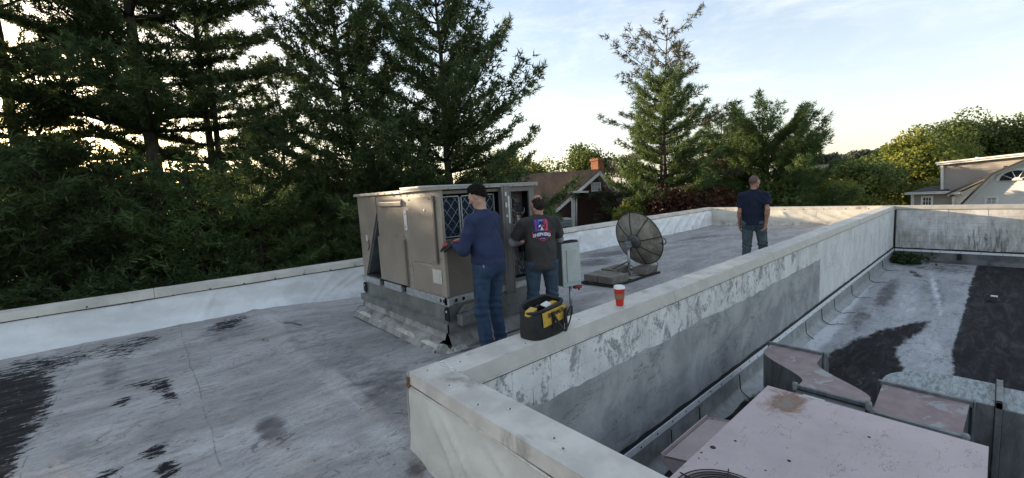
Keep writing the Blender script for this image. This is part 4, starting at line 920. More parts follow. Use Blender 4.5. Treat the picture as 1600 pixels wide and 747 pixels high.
# ------------------------------------------------------------------ satellite dish
px_, py_ = 7.08, 4.76
dz = float(zr(np.array([px_]), np.array([py_]))[0])
dsh = empty('satellite_dish', (px_, py_, dz), 0, 'weathered mesh satellite dish seen from behind on a post held by concrete blocks', 'satellite dish')
nd = Vector((.94, -.10, .27)).normalized(); hub = Vector((px_, py_, .55))
DISH = NT('perforated_dish'); p = DISH.objc; a = DISH.noise(p, 3.5, 9, .7, .5)
DISH.bump(DISH.vor(p, 60, 'F1'), .4, .003); DISHM = DISH.fin(DISH.mix(DISH.step(a, .36, .66), (.20, .185, .15), (.42, .395, .33)), .7, .2, .3)
DRIM = plain('dark_dish_rim', (.035, .034, .032), .6, .2, .3, 20)
RR = .55; dep = .15
ctr = hub+nd*.11+Vector((.0, -.04, .02))
def prof(r): return dep*(r/RR)**2
a_, b_, _ = frame(nd)
m = MB(); m.lathe([(r, prof(r)) for r in np.linspace(.02, RR, 10)], ctr, nd, 48); m.lathe([(r, prof(r)+.004) for r in np.linspace(RR, .02, 10)], ctr, nd, 48); m.build('reflector', DISHM, dsh)
m = MB(); ring_ = [ctr+nd*(dep+.002)+(a_*math.cos(t)+b_*math.sin(t))*(RR+.004) for t in np.linspace(0, 2*math.pi, 49)]; m.tube(ring_, .011, 6, cap=False); m.build('rim', DRIM, dsh)
m = MB(); m.tube([ctr+nd*(prof(.2)-.008)+(a_*math.cos(t)+b_*math.sin(t))*.145 for t in np.linspace(0, 2*math.pi, 33)], .010, 6, cap=False); m.build('inner_ring', DRIM, dsh)
for k in range(8):
    t = k*math.pi/4+.14; e = a_*math.cos(t)+b_*math.sin(t)
    MB().tube([ctr+e*r+nd*(prof(r)-.010) for r in np.linspace(.08, RR, 9)], .0085, 5).build('rib', DRIM, dsh)
MB().lathe([(0, -.04), (.13, -.035), (.15, 0), (.15, .02)], ctr, nd, 20).build('hub', plain('hub_grey', (.11, .115, .12), .5, .3, .2, 20), dsh)
MB().obox(hub-nd*.02, nd*.05, a_*.055, b_*.06).build('mount_bracket', plain('bracket_steel', (.25, .27, .29), .45, .5, .2, 20), dsh, .005)
MB().obox(hub-nd*.075+a_*.03, nd*.012, a_*.03, b_*.028).build('mount_plate', plain('blue_grey_plate', (.34, .38, .42), .45, .3, .15, 20), dsh, .004)
MB().tube([(px_, py_, dz+.02), (px_, py_, .53)], .027, 12).build('mast', GALV, dsh)
for sg in (-1, 1): MB().tube([(px_-.0, py_+.0, .20+.02*sg), (px_-.62, py_+.30*sg, dz+.07)], .011, 6).build('brace', DRIM, dsh)
MB().tube([(px_, py_, .16), (px_+.22, py_-.12, dz+.05)], .007, 6).build('brace', DRIM, dsh)
cpt = [ctr-b_*.35+nd*.08]; cpt = [ctr+Vector((.25, -.30, -.38)), ctr+Vector((.26, -.36, -.45)), ctr+Vector((.2, -.37, -.55)), Vector((px_+.1, py_-.35, dz+.03))]
MB().tube(cpt, .007, 6).build('cable', GRIM, dsh)
m = MB(); hk = ctr-a_*0; e = Vector((nd.y, -nd.x, 0)).normalized(); e = e if e.dot(Vector((.5, -.8, 0))) > 0 else -e
m.tube([ctr+nd*dep+e*(RR+.02)+e*.06*math.sin(t)*1.0+Vector((0, 0, .06*math.cos(t)-.02)) for t in np.linspace(0, 4.4, 14)], .008, 6); m.build('cable_loop', GRIM, dsh)
MB().box((6.06, 4.40, dz+.005), (7.62, 4.44, dz+.045)).box((6.06, 5.08, dz+.005), (7.62, 5.12, dz+.045)).box((6.04, 4.40, dz+.002), (6.08, 5.12, dz+.04)).box((7.58, 4.40, dz+.002), (7.62, 5.12, dz+.04)).box((6.7, 4.40, dz+.002), (6.74, 5.12, dz+.04)).build('base_frame', DRIM, dsh)
CONC = plain('weathered_concrete', (.20, .175, .145), .9, 0, .22, 7, .8, 30, .01, .45, (.07, .06, .05))
CS = []
for i, (x, y, w, l, lab) in enumerate(((6.33, 4.60, .24, .165, 'concrete paver on the dish base nearest the red cup'), (6.33, 4.94, .24, .155, 'concrete paver on the dish base nearest the electrical box'), (7.0, 5.02, .30, .14, 'concrete paver on the dish base behind the mast'), (7.35, 4.58, .22, .15, 'concrete paver on the dish base farthest right, in front of the mast'))):
    m = MB(); m.obox((x, y, dz+.115), (w, .004*i, 0), (-.003*i, l, 0), (0, 0, .065)); o = m.build('concrete_paver', CONC, None, .008, 2)
    tag(o, lab, 'paver', 'concrete pavers weighing down the dish base', 'thing')

# ------------------------------------------------------------------ paper cup
cu = at(968.5, 477, .552); cx_, cy_ = float(cu[0]), float(cu[1]); hC = zat(cx_, cy_, 446.5)-.552
cup = empty('coffee_cup', (cx_, cy_, .552), 0, 'red paper coffee cup with white lid standing on the wall coping', 'cup')
CRED = plain('red_paper_cup', (.52, .030, .022), .5, 0, .08, 20, .03); s = hC/.17
MB().lathe([(0, 0), (.030*s, 0), (.031*s, .004*s), (.0445*s, .148*s)], (cx_, cy_, .552), (0, 0, 1), 32).build('cup_body', CRED, cup)
SLV = NT('printed_sleeve'); SLVM = SLV.fin(SLV.mix(SLV.step(SLV.noise(SLV.map(SLV.pos, (1, 1, 2)), 60, 4), .45, .55), (.34, .10, .045), (.24, .15, .08)), .7)
MB().lathe([(.0385*s, .060*s), (.0425*s, .105*s)], (cx_, cy_, .552), (0, 0, 1), 32).build('sleeve', SLVM, cup)
MB().lathe([(.046*s, .146*s), (.0485*s, .149*s), (.0485*s, .155*s), (.046*s, .158*s), (.044*s, .170*s), (.040*s, .172*s), (.038*s, .166*s), (0, .166*s)], (cx_, cy_, .552), (0, 0, 1), 32).build('lid', plain('white_cup_lid', (.78, .78, .76), .35, 0, .04, 20, .03), cup)

# ------------------------------------------------------------------ tool bag on the coping
bgx, bgy = 2.325, 2.395
bag = empty('tool_bag', (bgx, bgy, .552), R(4), 'black and yellow open mouthed tool bag standing on the wall coping', 'tool bag')
BAGK = plain('black_bag_fabric', (.018, .018, .019), .75, 0, .3, 20, .5, 180, .002, obj=True)
BAGY = NT('yellow_bag_fabric'); BAGYM = BAGY.fin(BAGY.mix(BAGY.step(BAGY.noise(BAGY.objc, 22, 7, .7), .48, .72), (.52, .32, .035), (.20, .13, .03)), .7)
BL, BW, BH = .185, .115, .225
def bagside(u, v):          # body: rounded box that narrows at the rim and sags
    t = u*2*math.pi; z = v*BH
    ex = 2/3.6; c, s_ = math.cos(t), math.sin(t)
    sx_ = math.copysign(abs(c)**ex, c); sy_ = math.copysign(abs(s_)**ex, s_)
    w = 1.06+.05*math.sin(v*3.1)-.10*v; pin = .96-.02*v
    bul = .012*(fbm(np.array([[c*3, s_*3, z*9]]), 77, 3)[0]-.5)
    tz = z+(.022*c+.030*max(0, s_))*v**2
    return (sx_*(BL*w+bul)*1.0, sy_*(BW*w+bul)*pin, tz)
mb = MB(); mb.grid(bagside, 72, 22); mb.build('body', BAGK, bag, world=False)
MB().grid(lambda u, v: tuple(q*f_ for q, f_ in zip(bagside(u, 0), (v, v, 1))), 40, 2).build('bottom', BAGK, bag, world=False)
MB().grid(lambda u, v: tuple(np.array(bagside(u, .55))*np.array([v*.95, v*.95, 1])), 40, 3).build('lining', GRIM, bag, world=False)
m = MB(); m.tube([(.0, 0, 0)]*0 or [tuple(np.array(bagside(u, 1))*np.array([1.0, 1.0, 1])+np.array([0, 0, .004])) for u in np.linspace(0, 1, 60)], .014, 8, cap=False); m.build('rim', BAGK, bag, world=False)
m = MB(); m.grid(lambda u, v: (-.125+.285*u, -BW*(1.035-.075*v)-.004, BH*(.42+.50*v)+.018*u), 20, 10)
V = np.array(mb.v); m.build('yellow_panel', BAGYM, bag, world=False)
def handle(x0, w, hgt, yy, r=.011):
    return MB().tube([(x0-w+2*w*t, yy-.055*math.sin(math.pi*t), BH*.80-hgt*math.sin(math.pi*t)) for t in np.linspace(0, 1, 18)], r, 8)
m = handle(.06, .075, .14, -BW*1.04-.012); m.build('carry_handle', BAGK, bag, world=False)
for x in (-.015, .135): MB().box((x-.014, -BW*1.09-.010, BH*.30), (x+.014, -BW*1.09-.003, BH*.86)).build('webbing_strap', BAGK, bag, world=False)
m = MB().tube([(BL-.01+.03*math.sin(t), -BW*.9-.03-.03*math.cos(t), BH*.48+.10*math.cos(t)) for t in np.linspace(0, 6.28, 20)], .006, 6, cap=False); m.build('shoulder_strap', BAGK, bag, world=False)
def text_mesh(txt, size, mat, parent, mtx, name, bold=0.0, extr=.001, shear=0.0):
    cd = bpy.data.curves.new(name, 'FONT'); cd.body = txt; cd.size = size; cd.extrude = extr; cd.align_x = 'CENTER'; cd.align_y = 'CENTER'; cd.offset = bold; cd.shear = shear; cd.resolution_u = 3
    to = bpy.data.objects.new(name, cd); COL.objects.link(to); dg = bpy.context.evaluated_depsgraph_get(); me = bpy.data.meshes.new_from_object(to.evaluated_get(dg)); me.transform(mtx)
    bpy.data.objects.remove(to); me.materials.clear(); me.materials.append(mat); o = bpy.data.objects.new(name, me); COL.objects.link(o); o.parent = parent; return o
text_mesh('DEWALT', .046, GRIM, bag, Matrix.Translation((.03, -BW*.985-.010, BH*.80))@Matrix.Rotation(R(-4), 4, 'Y')@Matrix.Rotation(R(90), 4, 'X'), 'lettering', .0012)
# things inside the bag
for nm, c_, ax, mt in (('screwdriver', (-.12, .02, .20), (.06, .02, .06), BAGYM), ('meter', (.08, -.02, .215), (.05, -.01, .015), WHITEP)): pass
TY = plain('yellow_tool_plastic', (.50, .34, .05), .5, 0, .1, 20); TW = plain('white_tool_case', (.62, .60, .55), .5, 0, .1, 20)
bw = Matrix.Translation((bgx, bgy, .552))@Matrix.Rotation(R(4), 4, 'Z')
def inbag(name, mbx, mat, lab, cat):
    mbx.v = [tuple(bw@Vector(v)) for v in mbx.v]; o = mbx.build(name, mat, None, .003); return tag(o, lab, cat, None, 'thing')
inbag('measuring_tool', MB().obox((-.14, -.01, .205), (.045, .012, .006), (-.008, .03, .004), (0, -.004, .022)), TY, 'yellow tool lying in the left half of the open tool bag', 'tool')
inbag('instruction_card', MB().obox((.06, .0, .222), (.045, .006, .004), (-.006, .030, .008), (0, 0, .006)), TW, 'white card lying in the right half of the open tool bag', 'card')
inbag('box_of_fittings', MB().obox((.125, -.01, .220), (.032, .0, .002), (0, .028, .0), (0, 0, .012)), TY, 'small yellow box beside the white card in the tool bag', 'box')
inbag('screwdriver', MB().tube([(-.06, .02, .215), (-.01, .03, .222), (0, .031, .223)], [.010, .012, .008], 8).tube([(0, .031, .223), (.06, .04, .228)], .003, 6), GRIM, 'black handled screwdriver across the middle of the tool bag', 'screwdriver')

# ------------------------------------------------------------------ condensing unit, hood and ducts on the lower roof
PINK = NT('faded_pinkish_paint'); p = PINK.pos
a = PINK.noise(p, 2.0, 8, .6); colr = PINK.mix(PINK.step(a, .3, .7), (.42, .345, .335), (.52, .43, .415))
scr = PINK.noise(PINK.map(p, (1.2, 9, 1), (0, 0, .5)), 7, 9, .75, .6); colr = PINK.mix(PINK.math('MULTIPLY', PINK.step(scr, .585, .63, 0, .6), PINK.step(PINK.noise(p, 2.3, 4), .46, .6)), colr, (.22, .16, .15)); colr = PINK.mix(PINK.math('MULTIPLY', PINK.lines(PINK.map(p, (1.5, 4, 1), (0, 0, .9)), 1.6, .004, 6, .6, .3), PINK.step(PINK.noise(p, 3.7, 3), .52, .56)), colr, (.12, .09, .085)); colr = PINK.mix(PINK.step(PINK.noise(p, 1.1, 8, .7), .5, .7, 0, .4), colr, (.33, .28, .27))
g = PINK.noise(p, 30, 6, .75); colr = PINK.mix(PINK.step(g, .64, .68, 0, .6), colr, (.08, .07, .065))
rs = PINK.xyz(p); dx = PINK.math('SUBTRACT', rs[0], 3.98); dy = PINK.math('SUBTRACT', rs[1], 1.13)
rad = PINK.math('SQRT', PINK.math('ADD', PINK.math('MULTIPLY', PINK.math('MULTIPLY', dx, dx), 3.2), PINK.math('MULTIPLY', PINK.math('MULTIPLY', dy, dy), 9.0)))
rf = PINK.math('ADD', rad, PINK.math('MULTIPLY', PINK.math('SUBTRACT', PINK.noise(p, 7, 9, .75, .6), .5), 1.5))
zt2 = -.235
topm = PINK.math('GREATER_THAN', rs[2], zt2-.01)
colr = PINK.mix(PINK.math('MULTIPLY', PINK.step(rf, .22, .60, .95, 0), topm), colr, (.20, .09, .04))
colr = PINK.mix(PINK.math('MULTIPLY', PINK.step(rf, .10, .28, .7, 0), topm), colr, (.22, .20, .17))
PINK.bump(PINK.math('ADD', a, PINK.math('MULTIPLY', scr, .2)), .2, .01); PINKM = PINK.fin(colr, .48, 0, .4)
PINKD = plain('dull_pink_duct_paint', (.27,.21,.205), .55, 0, .15, 4, .2, 30, .004, .5, (.27, .27, .26))
cu2 = empty('condensing_unit', (3.0, .67, DECK), 0, 'large faded pink cooling unit with rust stain and round fan grille on the lower roof', 'cooling unit')
ux0, ux1, uy0, uy1 = 1.72, 4.19, 0.0, 1.335
fc = (2.43, 1.0); fr = .295
# lid: sheet with the round fan opening
m = MB(); N = 48; vs = []
for k in range(N):
    t = 2*math.pi*k/N; c_, s_ = math.cos(t), math.sin(t)
    sc_ = min(((ux1+.02-fc[0]) if c_ > 0 else (fc[0]-ux0+.02))/max(abs(c_), 1e-6), ((uy1+.02-fc[1]) if s_ > 0 else (fc[1]-uy0+.02))/max(abs(s_), 1e-6))
    vs.append((fc[0]+fr*c_, fc[1]+fr*s_, zt2)); vs.append((fc[0]+c_*sc_, fc[1]+s_*sc_, zt2))
# push the four nearest outline points into the corners
for cx3, cy3 in ((ux0-.02, uy0-.02), (ux1+.02, uy0-.02), (ux1+.02, uy1+.02), (ux0-.02, uy1+.02)):
    j = min(range(N), key=lambda k: (vs[2*k+1][0]-cx3)**2+(vs[2*k+1][1]-cy3)**2); vs[2*j+1] = (cx3, cy3, zt2)
m._add(vs, [(2*k, 2*k+1, (2*k+3) % (2*N), (2*k+2) % (2*N)) for k in range(N)])
m._add([(v[0], v[1], zt2-(0 if i % 2 else .0)) for i, v in enumerate(vs)]+[(v[0], v[1], zt2-.045) for v in vs], [(2*k+1, 2*N+2*k+1, 2*N+(2*k+3) % (2*N), (2*k+3) % (2*N)) for k in range(N)]+[(2*k, 2*N+2*k, 2*N+(2*k+2) % (2*N), (2*k+2) % (2*N)) for k in range(N)])
m.build('lid', PINKM, cu2)
MB().box((ux0, uy0, DECK+.12), (ux0+.02, uy1, zt2-.03)).box((ux1-.02, uy0, DECK+.12), (ux1, uy1, zt2-.03)).box((ux0, uy0, DECK+.12), (ux1, uy0+.02, zt2-.03)).box((ux0, uy1-.02, DECK+.12), (ux1, uy1, zt2-.03)).box((2.75, uy0, DECK+.12), (2.77, uy1, zt2-.03)).box((ux0, uy0, DECK+.1), (ux1, uy1, DECK+.13)).build('cabinet', PINKM, cu2)
MB().prism([(3.2, uy0-.004, -.34), (4.12, uy0-.004, -.34), (4.12, uy0-.004, -.95), (3.2, uy0-.004, -.95)], (0, -.018, 0)).build('side_door', PINKM, cu2, .008, 2)
MB().box((ux0+.02, uy0+.02, DECK), (ux1-.02, uy1-.02, DECK+.11)).build('curb', GALD, cu2)
# grille of concentric wires
for k in range(10): 
    r3 = fr+.012-k*.030; MB().tube([(fc[0]+r3*math.cos(t), fc[1]+r3*math.sin(t), zt2+.010+.022*(1-(r3/fr)**2)) for t in np.linspace(0, 2*math.pi, 49)], .0036, 5, cap=False).build('grille_ring', GRIM, cu2)
for k in range(6):
    t = k*math.pi/3+.35; MB().tube([(fc[0]+r3*math.cos(t), fc[1]+r3*math.sin(t), zt2+.017+.022*(1-(min(r3, fr)/fr)**2)) for r3 in np.linspace(.03, fr+.03, 8)], .0050, 5).build('grille_spoke', GRIM, cu2)
fb = MB()
for k in range(4):
    t = k*math.pi/2+.3; e = Vector((math.cos(t), math.sin(t), 0)); s3 = Vector((-e.y, e.x, 0)); fb.prism([Vector((fc[0], fc[1], zt2-.10))+e*.05-s3*.03, Vector((fc[0], fc[1], zt2-.10))+e*.26-s3*.08, Vector((fc[0], fc[1], zt2-.07))+e*.26+s3*.10, Vector((fc[0], fc[1], zt2-.08))+e*.05+s3*.03], (0, 0, .004))
fb.lathe([(0, .03), (.06, .025), (.06, -.04)], (fc[0], fc[1], zt2-.09), (0, 0, 1), 16); fb.build('fan', GRIM, cu2)
for u, v, r3 in ((1114, 699, .020), (1149, 689, .010), (1233, 720, .012), (1096, 707, .008), (1092, 716, .006), (1230, 700, .004), (1196, 735, .006), (1358, 683, .010)):
    q = at(u, v, zt2+.001); MB().lathe([(0, .0015), (r3, .001), (r3, 0)], q, (0, 0, 1), 14).build('knockout_hole', GRIM, cu2)
# intake hood towards the wall: (1032,707)-(1145,655)
m = MB(); hz = -.46
m.prism([(2.93, 1.33, hz+.10), (3.72, 1.33, hz+.10), (3.72, 1.33, hz-.12), (2.93, 1.33, hz-.12)], (0, .02, 0))
m.prism([(2.93, 1.35, hz+.06), (2.93, 1.70, hz-.02), (2.93, 1.70, hz-.09), (2.93, 1.35, hz-.30)], (.008, 0, 0)); m.prism([(3.72, 1.35, hz+.06), (3.72, 1.70, hz-.02), (3.72, 1.70, hz-.09), (3.72, 1.35, hz-.30)], (-.008, 0, 0))
m.prism([(2.93, 1.35, hz+.045), (3.72, 1.35, hz+.045), (3.72, 1.69, hz-.035), (2.93, 1.69, hz-.035)], (0, 0, .006)); m.prism([(2.92, 1.69, hz-.09), (3.73, 1.69, hz-.09), (3.73, 1.705, hz-.005), (2.92, 1.705, hz-.005)], (0, .008, 0))
m.build('intake_hood', PINKM, cu2)
q = at(1300, 610, zt2); 
CRL = plain('pale_sticker', (.55, .60, .58), .5, 0, .1, 20)
# duct 1: S-bend from the unit to a drop by the wall
DG = NT('oxidised_duct_zinc'); p = DG.pos; a = DG.noise(DG.map(p, (1, 1, .35)), 6, 9, .72, .5); b = DG.noise(p, 2, 5, .6)
cg = DG.mix(DG.step(a, .3, .7), (.10, .105, .105), (.26, .27, .265)); cg = DG.mix(DG.step(b, .5, .75, 0, .6), cg, (.07, .065, .06)); DG.bump(a, .4, .006); DGM = DG.fin(cg, .5, .45, .5)
DTOP = NT('streaked_duct_top'); p = DTOP.pos; a = DTOP.noise(DTOP.map(p, (1.6, 7, 1), (0, 0, -.25)), 5, 9, .75, .5)
cg = DTOP.mix(DTOP.step(a, .35, .62), (.13, .15, .15), (.36, .39, .385)); DTOP.bump(a, .4, .008); DTM = DTOP.fin(cg, .6, .15, .4)
PD = NT('flaking_pink_duct_top'); p = PD.pos; a = PD.noise(p, 3.2, 8, .65, .8)
cg = PD.mix(PD.step(PD.noise(p, 8, 6), .3, .7), (.235, .175, .168), (.31, .235, .225)); cg = PD.mix(PD.step(a, .56, .585, 0, .9), cg, (.33, .33, .32)); cg = PD.mix(PD.step(PD.noise(p, 5, 9, .8), .62, .7, 0, .7), cg, (.09, .08, .078)); PD.bump(a, .4, .006); PDM = PD.fin(cg, .6, 0, .3)
d1 = empty('curved_duct', (5.1, 1.4, DECK), 0, 'S-bent metal duct with flaking pink top, running from the pink unit towards the wall', 'duct')
zd = -.34; hd = .42
def s1(t):   # plan centreline: x from 4.60 to 5.62, y offset .56
    x = 4.60+1.02*t; w_ = min(1, max(0, (t-.16)/.62)); q = w_*w_*(3-2*w_); return x, .96+.555*q, .0-.02*math.sin(t*3.1)
nS = 18; L_, R_ = [], []
for i in range(nS+1):
    x, y, dzz = s1(i/nS); L_.append((x, y+.265, zd+dzz)); R_.append((x, y-.265, zd+dzz))
m = MB(); m._add(L_+R_, [(i, i+1, nS+2+i, nS+1+i) for i in range(nS)], 0, True); m._add([v for v in L_+R_], []); 
top_ = m; top_.build('duct_top', PDM, d1)
m = MB()
for side, o_ in ((L_, 1), (R_, -1)): m._add(side+[(v[0], v[1], v[2]-hd) for v in side], [(i, i+1, nS+2+i, nS+1+i) for i in range(nS)], 0, True)
m.build('duct_side', DGM, d1)
MB().box((ux1+.0, .70, zd-hd), (4.60, 1.22, zd-.03)).build('duct_collar', DGM, d1, .003)
MB().box((4.585, .68, zd-.02), (4.62, 1.245, zd+.018)).box((4.585, .675, zd-hd), (4.62, .695, zd+.02)).box((4.585, 1.23, zd-hd), (4.62, 1.25, zd+.02)).build('duct_flange', DGM, d1, .004)
for yy in (.685, 1.24): MB().lathe([(0, .03), (.022, .022), (.026, 0), (.022, -.05)], (4.60, yy, zd+.01), (0, 0, 1), 10).build('sealant_lump', plain('grey_sealant', (.24, .24, .23), .8, 0, .3, 30, .8, 60), d1)
MB().box((5.605, 1.235, zd-.02), (5.64, 1.80, zd+.03)).box((5.605, 1.79, zd-hd), (5.64, 1.81, zd+.03)).box((5.605, 1.23, zd-hd), (5.64, 1.25, zd+.03)).build('duct_flange', DGM, d1, .004)
m = MB(); pe = []
for t in np.linspace(0, math.pi/2, 8): pe.append((5.64+.26*math.sin(t), zd+.01-.26*(1-math.cos(t))))
pe += [(5.90, DECK-.02), (5.64, DECK-.02)]
m.prism([(x, 1.25, z) for x, z in pe], (0, .54, 0)); m.build('drop_elbow', DGM, d1, .004)
for (ya, yb, xx) in ((.98, 1.15, 4.47), (.78, .93, 4.44)): MB().box((xx-.05, ya, zd-.028), (xx+.05, yb, zd-.026)).build('paper_label', CRL, d1)
# duct 2: ramp up to a big elbow that turns right
d2 = empty('large_duct', (5.3, .2, DECK), 0, 'big square sheet metal duct turning right behind the pink unit', 'duct')
za2, zb2 = -.40, -.335; xr0, xr1 = 4.62, 5.16
m = MB(); m.prism([(xr0, .12, za2), (xr1, .10, zb2), (xr1, .67, zb2), (xr0, .66, za2)], (0, 0, -.01)); m.build('ramp_top', PDM, d2)
m = MB(); m.prism([(xr0, .12, za2-.01), (xr1, .10, zb2-.01), (xr1, .10, -.95), (xr0, .12, -.85)], (0, .01, 0)); m.build('ramp_side', DGM, d2); m = MB(); m.prism([(xr0, .66, za2-.01), (xr1, .67, zb2-.01), (xr1, .67, -.95), (xr0, .66, -.85)], (0, -.01, 0)); m.build('ramp_side', DGM, d2)
MB().box((ux1, .12, -.85), (4.60, .66, za2-.03)).build('duct_collar', DGM, d2, .003)
MB().box((4.59, .09, za2-.04), (4.63, .69, za2+.015)).box((4.59, .085, -.9), (4.63, .105, za2+.01)).build('duct_flange', DGM, d2, .004)
MB().box((5.15, .07, zb2-.03), (5.19, .70, zb2+.03)).box((5.15, .685, -.9), (5.19, .705, zb2+.03)).box((5.15, .065, -.9), (5.19, .085, zb2+.03)).build('duct_flange', DGM, d2, .005)
for yy in (.10, .66): MB().lathe([(0, .03), (.022, .02), (.028, 0), (.02, -.05)], (4.61, yy, za2+.01), (0, 0, 1), 10).build('sealant_lump', _mats['grey_sealant'], d2)
ze = -.315; oc = []
for t in np.linspace(0, math.pi/2, 10): oc.append((5.26+.48*math.sin(t), .68-.50*(1-math.cos(t))))   # outer rounded corner
oc = [(5.19, .68)]+oc+[(5.74, -.04), (5.19, -.04)]
m = MB(); m.prism([(x, y, ze-.006) for x, y in oc], (0, 0, .006)); m.build('elbow_top', DTM, d2)
m = MB(); m.prism([(x*1.0, y, DECK+.05) for x, y in oc], (0, 0, abs(DECK+.05-ze)-.006)); m.build('elbow_side', DGM, d2)
MB().box((5.195, -2.6, DECK+.05), (5.735, -.085, ze-.02)).build('straight_duct', DGM, d2, .004)
MB().box((5.20, -2.6, ze-.02), (5.73, -.085, ze-.014)).build('straight_duct_top', DTM, d2)
MB().box((5.16, -.085, DECK+.06), (5.20, -.045, ze+.05)).box((5.73, -.085, DECK+.06), (5.77, -.045, ze+.05)).box((5.16, -.085, ze-.01), (5.77, -.045, ze+.05)).build('standing_flange', DGM, d2, .004)
for x in (5.25, 5.6): MB().box((x, -.3, DECK), (x+.08, .1, DECK+.05)).build('foot', GRIM, d2)
# small roof fitting and corner plant on the lower roof
q = at(1553, 470, DECK+.02); rf_ = empty('roof_drain', (float(q[0]), float(q[1]), DECK), 0, 'small black roof fitting with pale cap on the black part of the lower roof', 'roof fitting')
MB().lathe([(.10, .0), (.085, .05), (.05, .09), (0, .10)], (q[0], q[1], DECK+.01), (0, 0, 1), 14).build('dome', GRIM, rf_); MB().box((q[0]-.05, q[1]-.05, DECK+.11), (q[0]+.04, q[1]+.05, DECK+.13)).build('cap', WHITEP, rf_)
r5 = np.random.default_rng(9); cp = empty('weed_plant', (17.6, 1.9, DECK), 0, 'small dark weed growing in the corner of the lower roof', 'plant')
P5 = np.array([17.7, 1.85, DECK+.14])+r5.normal(size=(160, 3))*np.array([.22, .22, .07]); V, tt = needles(P5, unit(r5.normal(size=(160, 3))+[0, 0, .6]), 6, .12, .05, .5, r5); me = mesh_np('leaves', V-np.array([17.6, 1.9, DECK]), np.arange(len(V)).reshape(-1, 3)); set_tint(me, tt); link('leaves', me, LEAF3, cp)
# twig and litter on the left roof
q0, q1 = at(440, 505, .01), at(471, 508, .01); tg = MB().tube([tuple(q0), tuple((q0+q1)/2+np.array([.02, .03, .01])), tuple(q1)], .006, 6).build('twig', BARK, None); tag(tg, 'thin dark twig lying on the roof near the left parapet', 'twig', None, 'thing')
